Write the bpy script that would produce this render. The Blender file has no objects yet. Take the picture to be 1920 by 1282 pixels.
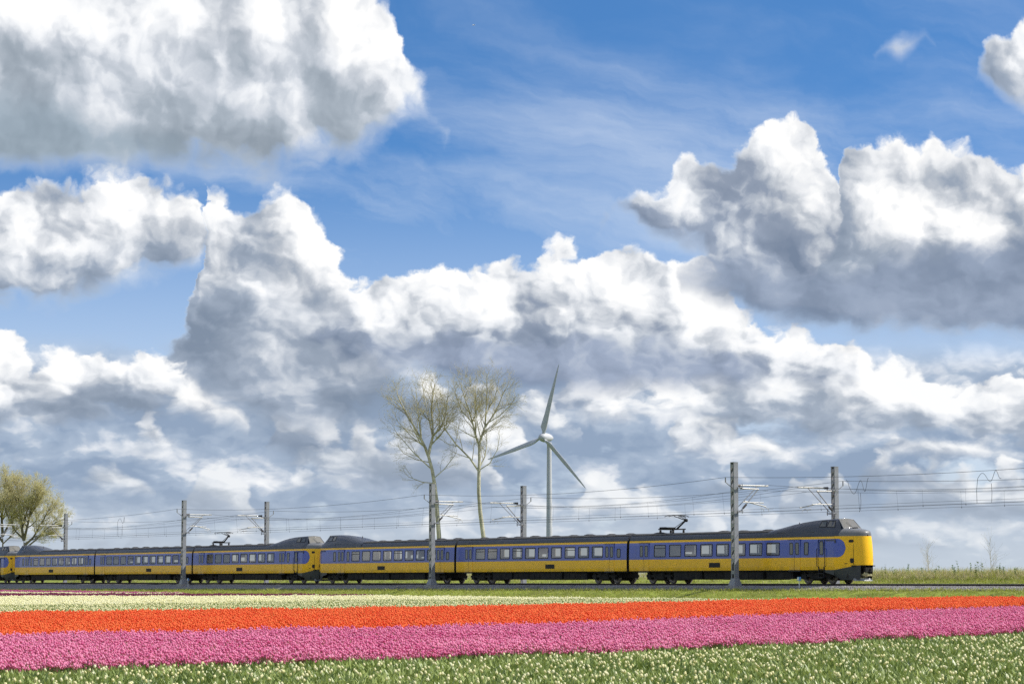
import bpy, bmesh, math, random
import numpy as np
from mathutils import Vector, Matrix

# ------------------------------------------------------------------ camera, sun, world, exposure
scene = bpy.context.scene
scene.render.engine = 'CYCLES'
scene.cycles.use_adaptive_sampling = True
scene.cycles.adaptive_threshold = 0.006
scene.cycles.use_denoising = False
scene.cycles.denoiser = 'OPENIMAGEDENOISE'
scene.cycles.denoising_input_passes = 'RGB_ALBEDO_NORMAL'
scene.cycles.denoising_prefilter = 'ACCURATE'
scene.cycles.max_bounces = 8
scene.cycles.transparent_max_bounces = 12
scene.view_settings.view_transform = 'Standard'
scene.view_settings.look = 'None'
scene.view_settings.gamma = 1.0
scene.view_settings.use_curve_mapping = False
scene.view_settings.exposure = 0.16

# the eye is 0.2 m above rail level (z = 0 is the top of the rails)
cam_data = bpy.data.cameras.new('camera')
cam = bpy.data.objects.new('camera', cam_data)
scene.collection.objects.link(cam)
cam_data.sensor_width = 36.0
cam_data.lens = 88.1
cam_data.clip_start = 0.5
cam_data.clip_end = 20000.0
cam.location = (0.0, 0.0, 0.2)
cam.rotation_euler = (math.radians(90.0 + 5.44), 0.0, 0.0)
scene.camera = cam

SUN_AZ = math.radians(90.0)       # from +Y (view direction) towards +X (right)
SUN_EL = math.radians(46.0)
sun_dir = Vector((math.sin(SUN_AZ) * math.cos(SUN_EL), math.cos(SUN_AZ) * math.cos(SUN_EL), math.sin(SUN_EL)))
sun_data = bpy.data.lights.new('sun', 'SUN')
sun_data.energy = 5.0
sun_data.angle = math.radians(0.5)
sun_data.color = (1.0, 0.95, 0.87)
sun = bpy.data.objects.new('sun', sun_data)
scene.collection.objects.link(sun)
sun.location = (60, 10, 60)
sun.rotation_euler = sun_dir.to_track_quat('Z', 'Y').to_euler()


class Sock:
    """a node socket with arithmetic: every operation adds one Math node"""
    def __init__(self, tree, s):
        self.t, self.s = tree, s

    def op(self, name, *others, clamp=False):
        n = self.t.nodes.new('ShaderNodeMath')
        n.operation = name
        n.use_clamp = clamp
        for i, v in enumerate((self,) + others):
            if isinstance(v, Sock):
                self.t.links.new(v.s, n.inputs[i])
            else:
                n.inputs[i].default_value = v
        return Sock(self.t, n.outputs[0])

    def __add__(self, o): return self.op('ADD', o)
    def __radd__(self, o): return self.op('ADD', o)
    def __sub__(self, o): return self.op('SUBTRACT', o)
    def __rsub__(self, o): return Sock.const(self.t, o).op('SUBTRACT', self)
    def __mul__(self, o): return self.op('MULTIPLY', o)
    def __rmul__(self, o): return self.op('MULTIPLY', o)
    def __truediv__(self, o): return self.op('DIVIDE', o)
    def min(self, o): return self.op('MINIMUM', o)
    def max(self, o): return self.op('MAXIMUM', o)
    def smin(self, o, k): return self.op('SMOOTH_MIN', o, k)
    def clamp(self): return self.op('ADD', 0.0, clamp=True)

    def step(self, a, b, lo=0.0, hi=1.0):
        n = self.t.nodes.new('ShaderNodeMapRange')
        n.interpolation_type = 'SMOOTHSTEP'
        self.t.links.new(self.s, n.inputs[0])
        for i, v in enumerate((a, b, lo, hi)):
            if isinstance(v, Sock):
                self.t.links.new(v.s, n.inputs[1 + i])
            else:
                n.inputs[1 + i].default_value = v
        return Sock(self.t, n.outputs[0])

    @staticmethod
    def const(tree, v):
        n = tree.nodes.new('ShaderNodeValue')
        n.outputs[0].default_value = v
        return Sock(tree, n.outputs[0])


def xyz(tree, x, y, z=0.0):
    n = tree.nodes.new('ShaderNodeCombineXYZ')
    for i, v in enumerate((x, y, z)):
        if isinstance(v, Sock):
            tree.links.new(v.s, n.inputs[i])
        else:
            n.inputs[i].default_value = v
    return n.outputs[0]


def noise(tree, vec, scale, detail=4.0, rough=0.55, lac=2.0, dim='2D', out='Fac', dist=0.0):
    n = tree.nodes.new('ShaderNodeTexNoise')
    n.noise_dimensions = dim
    tree.links.new(vec, n.inputs['Vector'])
    n.inputs['Scale'].default_value = scale
    n.inputs['Detail'].default_value = detail
    n.inputs['Roughness'].default_value = rough
    n.inputs['Lacunarity'].default_value = lac
    n.inputs['Distortion'].default_value = dist
    return Sock(tree, n.outputs[out])


def voronoi(tree, vec, scale, detail=0.0, rough=0.5, dim='2D', seed=1.0):
    n = tree.nodes.new('ShaderNodeTexVoronoi')
    n.voronoi_dimensions = dim
    n.feature = 'F1'
    tree.links.new(vec, n.inputs['Vector'])
    n.inputs['Scale'].default_value = scale
    n.inputs['Detail'].default_value = detail
    n.inputs['Roughness'].default_value = rough
    n.inputs['Randomness'].default_value = seed
    return Sock(tree, n.outputs['Distance'])


def ramp(tree, fac, stops):
    n = tree.nodes.new('ShaderNodeValToRGB')
    tree.links.new(fac.s, n.inputs[0])
    e = n.color_ramp.elements
    while len(e) < len(stops):
        e.new(0.5)
    for el, (p, c) in zip(e, stops):
        el.position = p
        el.color = (c[0], c[1], c[2], 1.0)
    return n.outputs[0]


def mix_color(tree, fac, a, b):
    n = tree.nodes.new('ShaderNodeMix')
    n.data_type = 'RGBA'
    n.clamp_factor = True
    for key, v in ((0, fac), (6, a), (7, b)):
        if isinstance(v, Sock):
            v = v.s
        if isinstance(v, (tuple, list)):
            n.inputs[key].default_value = (*v[:3], 1.0)
        elif isinstance(v, (int, float)):
            n.inputs[key].default_value = v
        else:
            tree.links.new(v, n.inputs[key])
    return n.outputs[2]


def build_world():
    world = bpy.data.worlds.new('World')
    scene.world = world
    world.use_nodes = True
    t = world.node_tree
    t.nodes.clear()
    out = t.nodes.new('ShaderNodeOutputWorld')
    tc = t.nodes.new('ShaderNodeTexCoord')
    sep = t.nodes.new('ShaderNodeSeparateXYZ')
    t.links.new(tc.outputs['Generated'], sep.inputs[0])
    dx, dy, dz = (Sock(t, sep.outputs[i]) for i in range(3))
    az_true = dx.op('ARCTAN2', dy) * 57.2958
    el = dz.op('ARCSINE') * 57.2958
    # the cloud field goes on all round the horizon: it is mirrored every 26 degrees
    az = (az_true + 13.0).op('PINGPONG', 26.0) - 13.0

    # ---- clear sky: Nishita, read a little higher up than the horizon so that the blue is as deep as in clean April air
    sky = t.nodes.new('ShaderNodeTexSky')
    sky.sky_type = 'NISHITA'
    sky.sun_disc = False
    sky.sun_elevation = SUN_EL
    sky.sun_rotation = SUN_AZ
    sky.altitude = 0.0
    sky.air_density = 1.0
    sky.dust_density = 0.3
    sky.ozone_density = 3.0
    lift = xyz(t, dx, dy, (dz * 2.6 + 0.05))
    nrm = t.nodes.new('ShaderNodeVectorMath')
    nrm.operation = 'NORMALIZE'
    t.links.new(lift, nrm.inputs[0])
    t.links.new(nrm.outputs[0], sky.inputs[0])
    hs = t.nodes.new('ShaderNodeHueSaturation')
    hs.inputs['Saturation'].default_value = SKY_SAT
    hs.inputs['Value'].default_value = 1.0
    t.links.new(sky.outputs[0], hs.inputs['Color'])
    bg_sky = t.nodes.new('ShaderNodeBackground')
    t.links.new(hs.outputs[0], bg_sky.inputs[0])
    bg_sky.inputs[1].default_value = SKY_STRENGTH

    # ---- shared turbulence, in degrees of azimuth and a log-compressed elevation (clouds flatten towards the horizon)
    els = (el.max(-3.0) + 6.0).op('LOGARITHM', 2.718282) * 16.0
    def field_at(da, de):
        e2 = (el.max(-3.0) + (6.0 + de)).op('LOGARITHM', 2.718282) * 16.0
        return xyz(t, az_true + da, e2)
    p0 = xyz(t, az_true, els)
    wn = t.nodes.new('ShaderNodeTexNoise')
    wn.noise_dimensions = '2D'
    t.links.new(p0, wn.inputs['Vector'])
    wn.inputs['Scale'].default_value = 0.75
    wn.inputs['Detail'].default_value = 5.0
    wn.inputs['Roughness'].default_value = 0.58
    wsep = t.nodes.new('ShaderNodeSeparateColor')
    t.links.new(wn.outputs['Color'], wsep.inputs[0])
    wx, wy = Sock(t, wsep.outputs[0]) - 0.5, Sock(t, wsep.outputs[1]) - 0.5
    SX, SY = 0.80, 0.60       # direction of the light across the picture: from the right and above

    def warped(da, de, k=0.9):
        return xyz(t, az_true + wx * k + da, ((el.max(-3.0) + (6.0 + de)).op('LOGARITHM', 2.718282)) * 16.0 + wy * k)

    def billow(da, de):
        """bumpy 'cauliflower' height: rounded cells broken up by fractal noise"""
        v = warped(da, de)
        big = 1.0 - voronoi(t, v, 0.9, detail=2.0, rough=0.5)
        fine = noise(t, v, 0.8, detail=7.0, rough=0.6)
        return big * 0.55 + fine * 0.75

    def swell(da, de):
        """the same, only the large soft forms, for broad light and shade"""
        v = warped(da, de, 0.6)
        return noise(t, v, 0.55, detail=3.0, rough=0.5) * 1.2

    h0 = billow(0.0, 0.0)
    h1 = billow(0.14 * SX, 0.14 * SY)
    g0 = swell(0.0, 0.0)
    g2 = swell(0.7 * SX, 0.7 * SY)
    wide = noise(t, p0, 0.2, detail=2.0, rough=0.5) - 0.5
    relief = (h0 - h1) * 0.75 + (g0 - g2) * 1.2 + wide * 0.9
    hb = h0 - 0.72

    def curve(pts, x, close=0.0):
        n = t.nodes.new('ShaderNodeFloatCurve')
        c = n.mapping.curves[0]
        pts = sorted(pts)
        # a cloud that ends inside the view closes there: its top dips below its base
        a0 = pts[0][1] + (close if pts[0][0] > -11.0 else 0.0)
        a1 = pts[-1][1] + (close if pts[-1][0] < 11.0 else 0.0)
        pts = [(-14.0, a0), (pts[0][0] - 0.35, a0)] + pts + [(pts[-1][0] + 0.35, a1), (14.0, a1)]
        q = [((a + 14.0) / 28.0, (b + 2.0) / 20.0) for a, b in pts]
        q = [(min(max(a, 0), 1), b) for a, b in q]
        c.points[0].location = q[0]
        c.points[1].location = q[-1]
        for a in q[1:-1]:
            c.points.new(*a)
        for pt in c.points:
            pt.handle_type = 'VECTOR'
        n.mapping.extend = 'HORIZONTAL'
        n.mapping.clip_min_x, n.mapping.clip_max_x = 0.0, 1.0
        n.mapping.clip_min_y, n.mapping.clip_max_y = -1.0, 2.0
        n.mapping.update()
        fx = x.op('MULTIPLY_ADD', 1.0 / 28.0, 0.5)
        t.links.new(fx.s, n.inputs[1])
        return Sock(t, n.outputs[0]).op('MULTIPLY_ADD', 20.0, -2.0)

    state = {'C': None, 'A': None}

    def over(col, alpha):
        if state['C'] is None:
            state['C'], state['A'] = col, alpha
            return
        state['C'] = mix_color(t, alpha, state['C'], col)
        state['A'] = 1.0 - (1.0 - state['A']) * (1.0 - alpha)

    HAZE = (0.55, 0.61, 0.68)

    PARAMS = dict(kb=1.0, amp=0.9, soft=0.24, gain=1.0, bias=0.0, haze=0.0, base=0.75, edge=0.5, sk=0.4, dark=0.42, fat=0.0, off=0.9)
    INPUTS = ['T', 'B', 'T2', 'ey', 'eb', 'ey2', 'eyb2', 'hb', 'relief', 'wide']
    grp = bpy.data.node_groups.new('cumulus', 'ShaderNodeTree')
    for nm in INPUTS + list(PARAMS):
        grp.interface.new_socket(nm, in_out='INPUT', socket_type='NodeSocketFloat')
    grp.interface.new_socket('lo', in_out='INPUT', socket_type='NodeSocketColor')
    grp.interface.new_socket('Color', in_out='OUTPUT', socket_type='NodeSocketColor')
    grp.interface.new_socket('Alpha', in_out='OUTPUT', socket_type='NodeSocketFloat')
    gin, gout = grp.nodes.new('NodeGroupInput'), grp.nodes.new('NodeGroupOutput')
    q = {nm: Sock(grp, gin.outputs[nm]) for nm in INPUTS + list(PARAMS)}
    dn = (q['eb'] - q['B']) * q['kb']
    d = (q['T'] - q['ey']).smin(dn, q['sk'])
    D = d + q['fat'] + q['hb'] * q['amp'] * dn.step(0.0, 0.8, 0.5, 1.0)
    alpha = D.step(0.0, dn.step(0.0, 1.2, q['soft'] * 2.0, q['soft']))
    # broad form: lit towards the sunward (upper right) edge, shaded towards the base
    d2 = (q['T2'] - q['ey2']).smin((q['eyb2'] - q['B']) * q['kb'], q['sk'])
    macro = ((d - d2) / q['off']).op('MAXIMUM', -0.9).op('MINIMUM', 1.2)
    rim = D.step(0.0, q['edge'], 0.20, 0.0)             # thin edges let the light through
    under = (dn + q['wide'] * 1.5).step(0.0, q['base'] * 1.8, q['dark'], 0.0)
    bb = ((0.57 + q['bias'] + macro * 0.22 * q['gain'] + q['relief'] * q['gain'] + rim) - under) * 0.8 + 0.2
    def lin(x0, x1):
        return ((bb - x0) / (x1 - x0)).clamp()
    vm = grp.nodes.new('ShaderNodeVectorMath')
    vm.operation = 'ADD'
    grp.links.new(gin.outputs['lo'], vm.inputs[0])
    vm.inputs[1].default_value = (0.10, 0.10, 0.10)
    c = mix_color(grp, lin(0.05, 0.42), gin.outputs['lo'], vm.outputs[0])
    c = mix_color(grp, lin(0.42, 0.62), c, (0.53, 0.57, 0.63))
    c = mix_color(grp, lin(0.62, 0.80), c, (0.77, 0.79, 0.82))
    c = mix_color(grp, lin(0.80, 0.96), c, (0.90, 0.90, 0.895))
    shade_n = (q['relief'] * 0.28 + 0.995).op('MAXIMUM', 0.90).op('MINIMUM', 1.04)
    sc_n = grp.nodes.new('ShaderNodeVectorMath')
    sc_n.operation = 'SCALE'
    grp.links.new(c, sc_n.inputs[0])
    grp.links.new(shade_n.s, sc_n.inputs['Scale'])
    c = sc_n.outputs[0]
    c = mix_color(grp, q['haze'], c, HAZE)
    grp.links.new(c, gout.inputs['Color'])
    grp.links.new(alpha.s, gout.inputs['Alpha'])
    els_c = el + 0.0

    def layer(top, bot, warp=0.9, lo=(0.22, 0.28, 0.375), **kw):
        pr = dict(PARAMS, **kw)
        off = pr['off']
        aw = az_true if callable(top) else az
        ax, ey = aw + wx * warp, els_c + wy * warp
        ab, eb = az + wx * (warp * 0.5), els_c + wy * (warp * 0.4)
        ax2, ey2 = ax + off * SX, ey + off * SY
        ev = lambda f, x, c=0.0: f(x) if callable(f) else curve(f, x, c)
        n = t.nodes.new('ShaderNodeGroup')
        n.node_tree = grp
        vals = dict(T=ev(top, ax, -1.6), B=ev(bot, ab, 1.6), T2=ev(top, ax2, -1.6), ey=ey, eb=eb, ey2=ey2, eyb2=ey2, hb=hb, relief=relief, wide=wide)
        for k2, v in vals.items():
            t.links.new(v.s, n.inputs[k2])
        for k2, v in pr.items():
            n.inputs[k2].default_value = v
        n.inputs['lo'].default_value = (*lo, 1)
        over(n.outputs['Color'], Sock(t, n.outputs['Alpha']))

    # ---- thin high cirrus, drawn out along the wind
    ca, sa = math.cos(math.radians(-14)), math.sin(math.radians(-14))
    cv = xyz(t, (az_true * ca + el * sa) * 0.10 + wx * 0.10, (el * ca - az_true * sa) * 0.36 + wx * 0.20, 1.3)
    ci = noise(t, cv, 1.0, detail=7.0, rough=0.58, dim='3D', dist=0.4)
    cirrus = ci.step(0.38, 0.95) * el.step(13.5, 8.5, 0.35, 1.0)
    low_milk = el.step(10.5, 0.5, 0.0, 0.95)
    over(ramp(t, el / 12.0, [(0.0, (0.56, 0.62, 0.68)), (0.5, (0.60, 0.69, 0.80)), (1.0, (0.66, 0.73, 0.84))]), cirrus.max(low_milk))

    # ---- rows of stratocumulus over the horizon, flattened by perspective
    n0 = noise(t, xyz(t, az_true * 0.8 + wx * 0.35, els * 1.0 + wy * 0.6), 0.40, detail=5.0, rough=0.55)
    n2 = noise(t, xyz(t, az_true * 0.8 + 0.3 + wx * 0.35, els * 1.0 + 1.0 + wy * 0.6), 0.40, detail=5.0, rough=0.55)
    b0 = 0.24 + (n0 - n2) * 1.6 + relief * 0.7
    c0 = ramp(t, b0, [(0.0, (0.24, 0.32, 0.45)), (0.40, (0.36, 0.44, 0.56)), (0.70, (0.70, 0.73, 0.78)), (1.0, (0.96, 0.96, 0.95))])
    c0 = mix_color(t, el.step(2.4, 0.3, 0.0, 0.78), c0, HAZE)
    over(c0, n0.step(0.24, 0.38) * el.step(5.7, 4.6) * 0.94)
    for k, (e, a, f, hz, gap) in enumerate(((0.75, 1.6, 0.75, 0.58, 0.41), (1.30, 2.2, 0.55, 0.40, 0.42), (1.95, 2.8, 0.42, 0.24, 0.43), (2.7, 3.5, 0.34, 0.13, 0.44), (3.5, 4.2, 0.27, 0.06, 0.455))):
        def top(x, e=e, a=a, f=f, k=k, gap=gap):
            return noise(t, xyz(t, x * f + 11.3 * k, 3.7 * k), 1.0, detail=2.0, rough=0.5).op('MULTIPLY_ADD', a * 2.2, e - a * 2.2 * gap)
        def bot(x, e=e, k=k):
            return Sock.const(t, e - 0.12)
        layer(top, bot, kb=1.0, amp=0.62 + 0.10 * k, soft=0.20 + 0.03 * k, sk=0.06 + 0.03 * k, warp=0.35 + 0.12 * k, base=0.25 + 0.1 * k, haze=hz, off=0.3 + 0.1 * k, dark=0.46, bias=-0.10 + 0.025 * k, gain=1.0, fat=0.06, lo=(0.20, 0.265, 0.375))

    for spec in CLOUDS:
        layer(spec[0], spec[1], **spec[2])

    # ---- the same kind of cumulus goes on overhead, outside the frame
    ov = noise(t, p0, 0.22, detail=7.0, rough=0.58)
    over(ramp(t, ov, [(0.45, (0.92, 0.93, 0.94)), (0.62, (0.70, 0.73, 0.78)), (0.75, (0.40, 0.46, 0.55))]), ov.step(0.47, 0.56) * el.step(14.0, 17.0))

    bg_c = t.nodes.new('ShaderNodeBackground')
    t.links.new(state['C'], bg_c.inputs[0])
    bg_c.inputs[1].default_value = 1.0
    mx = t.nodes.new('ShaderNodeMixShader')
    t.links.new(state['A'].s, mx.inputs[0])
    t.links.new(bg_sky.outputs[0], mx.inputs[1])
    t.links.new(bg_c.outputs[0], mx.inputs[2])
    t.links.new(mx.outputs[0], out.inputs[0])
    world.cycles.sampling_method = 'MANUAL'
    world.cycles.sample_map_resolution = 1024


SKY_SAT = 1.25
SKY_STRENGTH = 0.15
# outlines of the cumulus clouds, back to front: (azimuth, elevation) in degrees of the top and of the base
CLOUDS = [
    # right bank
    ([(2.68,3.62),(4.02,3.98),(5.12,4.82),(5.86,5.42),(6.34,5.60),(7.31,5.83),(7.94,5.54),(8.27,5.09),(8.75,5.24),(9.10,5.12),(9.51,4.66),(10.05,4.59),(10.53,4.94),(11.12,5.01),(11.58,4.74)],
     [(2.68,3.50),(4.02,3.49),(5.84,3.24),(7.28,2.87),(8.95,3.10),(10.14,2.85),(11.55,2.72)],
     dict(haze=0.12)),
    # small g
    ([(6.34,4.81),(7.07,5.41),(7.79,5.58),(8.38,4.91),(8.97,4.42),(9.44,3.93)],
     [(6.33,4.69),(7.29,4.26),(8.25,3.89),(9.44,3.81)],
     dict(amp=0.6, warp=0.6, bias=0.16, sk=0.1, base=0.4, fat=0.1)),
    # left tower
    ([(-8.38,4.43),(-7.79,5.64),(-7.38,6.25),(-7.15,7.46),(-7.05,8.92),(-6.75,9.04),(-6.32,8.75),(-5.89,8.67),(-5.65,9.00),(-5.16,9.33),(-4.79,8.95),(-4.54,8.35),(-4.05,7.87),(-3.80,7.26),(-3.62,6.66),(-3.18,6.05),(-2.94,5.44),(-2.75,4.84),(-1.95,4.23)],
     [(-8.37,4.31),(-7.77,4.19),(-6.57,3.72),(-4.87,3.12),(-3.41,3.50),(-2.75,4.59),(-1.95,4.17)],
     dict(kb=0.6, base=1.6, soft=0.3, dark=0.34, fat=0.1)),
    # left grey
    ([(-7.66,4.68),(-6.83,5.65),(-5.99,6.39),(-4.90,6.65),(-3.92,6.41),(-3.18,5.69),(-2.69,4.71),(-1.71,3.99)],
     [(-7.66,4.44),(-6.80,3.60),(-5.35,2.88),(-3.90,2.89),(-2.68,3.62),(-1.71,3.86)],
     dict(amp=0.9, fat=0.5, soft=0.9, bias=-0.24, gain=0.7, base=0.5, kb=0.7)),
    # main bank
    ([(-4.89,5.43),(-3.92,6.65),(-3.62,7.08),(-2.95,7.25),(-2.09,7.42),(-1.35,7.30),(-0.98,7.47),(-0.49,7.55),(-0.12,7.62),(0.49,7.52),(0.86,7.79),(1.72,7.70),(2.21,7.82),(2.58,7.90),(2.95,7.63),(3.56,7.51),(4.42,7.65),(4.78,7.13),(5.14,6.40),(5.86,6.03),(6.83,5.78),(7.79,5.40),(8.74,4.67)],
     [(-4.89,5.31),(-3.66,4.71),(-2.44,4.47),(-0.73,4.29),(1.71,4.29),(3.54,4.47),(5.36,4.15),(6.81,3.96),(8.74,4.60)],
     dict(kb=1.0, bias=0.05, base=1.2, lo=(0.185, 0.24, 0.34))),
    # main base
    ([(-3.30,5.44),(-2.45,5.51),(-1.22,5.45),(0.00,5.33),(1.22,5.45),(2.45,5.26),(3.67,5.32),(4.89,5.31),(5.85,4.94)],
     [(-3.30,5.32),(-2.45,4.84),(-1.22,4.54),(0.00,4.35),(1.71,4.29),(3.42,4.37),(4.88,4.44),(5.85,4.82)],
     dict(amp=0.8, fat=0.5, soft=0.6, bias=-0.40, gain=0.5, kb=1.4, base=0.3, lo=(0.22, 0.28, 0.40))),
    # right tower
    ([(1.84,8.13),(2.46,8.79),(2.95,8.91),(3.57,9.03),(3.88,9.57),(4.55,9.66),(5.04,9.55),(5.41,9.91),(5.64,10.33),(6.03,10.40),(6.52,10.59),(6.82,10.24),(7.18,9.64),(7.47,8.91),(7.70,8.06),(8.05,7.09),(8.76,6.35)],
     [(1.84,8.07),(2.46,8.49),(3.32,7.87),(4.41,7.38),(5.02,6.40),(5.98,5.91),(7.31,5.77),(8.76,6.23)],
     dict(kb=0.9, base=1.3, lo=(0.185, 0.24, 0.34), fat=0.25, bias=0.04)),
    # right big
    ([(6.84,6.38),(7.34,7.82),(7.60,9.15),(7.84,9.68),(8.45,10.03),(9.06,10.09),(9.66,9.96),(10.13,9.68),(10.73,9.76),(11.20,9.59),(11.67,9.39),(12.62,9.36)],
     [(6.83,6.26),(7.31,5.89),(8.99,5.60),(11.60,5.56),(12.54,5.56)],
     dict(bias=0.14, base=1.2, fat=0.2)),
    # right base
    ([(3.92,6.90),(4.53,7.07),(5.63,6.88),(6.60,6.75),(7.81,6.85),(9.01,7.07),(10.21,7.17),(11.64,7.49),(12.58,7.58)],
     [(3.92,6.78),(4.65,6.41),(5.62,6.01),(6.59,5.85),(7.79,5.74),(8.99,5.65),(11.60,5.56),(12.54,5.54)],
     dict(amp=0.8, fat=0.7, soft=0.7, bias=-0.5, gain=0.4, kb=1.6, base=0.3, lo=(0.2, 0.26, 0.37))),
    # left low
    ([(-12.07,5.81),(-11.61,5.91),(-11.13,5.85),(-10.83,5.35),(-10.30,5.41),(-9.82,5.04),(-9.28,5.26),(-8.63,5.21),(-8.09,5.40),(-7.67,5.22),(-7.05,4.20),(-6.56,3.60)],
     [(-12.02,3.07),(-10.38,3.14),(-9.20,3.46),(-8.01,3.59),(-7.05,3.84),(-6.56,3.48)],
     dict(haze=0.05)),
    # left mid
    ([(-12.14,9.02),(-11.67,9.13),(-8.32,9.31),(-7.59,9.08),(-7.20,8.67),(-6.98,7.95),(-6.60,7.23)],
     [(-12.08,5.93),(-10.90,5.95),(-10.31,5.99),(-9.24,6.46),(-8.05,6.67),(-7.21,7.04),(-6.97,7.47),(-6.60,7.11)],
     dict(bias=0.04, soft=0.36, amp=1.1, fat=0.18)),
    # upper left
    ([(-12.27,15.24),(-3.98,15.08),(-3.22,13.54),(-2.73,12.83),(-2.35,12.12),(-2.04,11.40),(-1.85,10.85),(-1.48,10.19)],
     [(-12.14,9.16),(-8.68,9.24),(-7.36,9.29),(-6.50,9.17),(-5.65,9.00),(-4.92,9.43),(-3.94,9.47),(-3.33,9.69),(-2.71,10.18),(-2.10,10.55),(-1.85,10.61),(-1.48,10.07)],
     dict(kb=0.8, base=1.5, bias=0.05, dark=0.34, amp=1.05, soft=0.4, gain=0.85, lo=(0.27, 0.325, 0.39), fat=0.28)),
    # upper left base
    ([(-12.18,10.92),(-10.99,10.84),(-9.79,10.47),(-8.58,10.20),(-7.36,9.97),(-6.39,9.65)],
     [(-12.14,9.19),(-10.96,9.21),(-9.77,9.24),(-8.56,9.28),(-7.36,9.37),(-6.39,9.53)],
     dict(amp=0.6, fat=0.5, soft=1.0, bias=-0.42, gain=0.3, kb=2.0, base=0.3, lo=(0.22, 0.29, 0.36))),
    # upper right
    ([(10.26,10.15),(10.64,11.45),(11.01,12.03),(11.32,12.37),(11.74,12.70),(12.70,13.13)],
     [(10.26,10.03),(10.64,11.21),(10.99,10.84),(11.46,10.41),(12.63,10.19)],
     dict(amp=0.7, fat=0.1)),
    # small a
    ([(8.36,11.76),(8.61,12.14),(8.91,12.36),(9.21,12.31),(9.52,12.34),(9.81,11.95)],
     [(8.36,11.70),(8.60,11.87),(8.90,11.60),(9.14,11.80),(9.51,12.22),(9.81,11.89)],
     dict(amp=0.5, warp=0.4, soft=0.35, sk=0.05, fat=0.15)),
    # small b
    ([(-7.89,3.95),(-7.63,4.38),(-7.36,4.54),(-6.99,4.14),(-6.39,3.99),(-5.96,3.48)],
     [(-7.89,3.89),(-7.63,3.89),(-7.05,3.66),(-6.32,3.58),(-5.96,3.42)],
     dict(amp=0.4, warp=0.4, bias=0.30, sk=0.05, base=0.3, fat=0.22, dark=0.25)),
    # small c
    ([(3.90,3.49),(4.27,3.67),(4.63,3.73),(5.11,3.31),(5.60,3.36),(6.20,3.00),(6.79,2.51)],
     [(3.90,3.43),(4.26,3.49),(5.11,2.88),(6.19,2.66),(6.79,2.45)],
     dict(amp=0.5, warp=0.5, bias=0.26, haze=0.1, dark=0.25, sk=0.05, base=0.3, fat=0.16)),
    # small d
    ([(8.35,2.86),(8.95,3.10),(9.67,3.27),(10.50,3.20),(10.96,3.02),(11.55,2.83)],
     [(8.35,2.80),(8.95,2.80),(10.13,2.70),(10.96,2.70),(11.55,2.77)],
     dict(amp=0.5, warp=0.5, bias=0.26, haze=0.2, dark=0.25, sk=0.05, base=0.3, fat=0.16)),
    # small e
    ([(-9.77,2.19),(-9.42,2.49),(-8.95,2.59),(-8.52,2.26),(-8.10,1.96)],
     [(-9.77,2.11),(-9.18,2.04),(-8.58,1.95),(-8.10,1.90)],
     dict(amp=0.4, warp=0.4, bias=0.12, haze=0.3, sk=0.05, base=0.3, fat=0.16)),
    # small f
    ([(-0.37,3.62),(0.00,4.23),(0.49,4.45),(1.10,4.29),(1.53,3.74),(1.71,3.13)],
     [(-0.37,3.50),(0.00,3.14),(0.98,3.04),(1.71,3.07)],
     dict(amp=1.0, warp=0.8, bias=-0.10, haze=0.25, sk=0.1, base=0.5, fat=0.05, soft=0.4)),
    # small h
    ([(-5.35,2.64),(-4.63,3.07),(-3.90,3.19),(-3.17,3.03),(-2.44,2.77),(-1.95,2.40)],
     [(-5.35,2.58),(-4.38,2.40),(-3.16,2.31),(-1.95,2.34)],
     dict(amp=0.5, warp=0.5, bias=0.05, haze=0.25, sk=0.05, base=0.4, fat=0.1)),
]
build_world()

# ------------------------------------------------------------------ helpers
rng = random.Random(11)
nrng = np.random.default_rng(5)
coll = scene.collection

# railway frame: local x runs along the track to the right (towards the nose of the train), local y away from the eye
TRACK_ROT = math.radians(-57.9585)
TRACK_O = Vector((24.812, 176.217, 0.0))
TM = Matrix.Translation(TRACK_O) @ Matrix.Rotation(TRACK_ROT, 4, 'Z')


def trk(t, y, z=0.0):
    """point t metres back from the nose of the train, y metres beyond the track centre line"""
    return TM @ Vector((-t, y, z))


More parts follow.
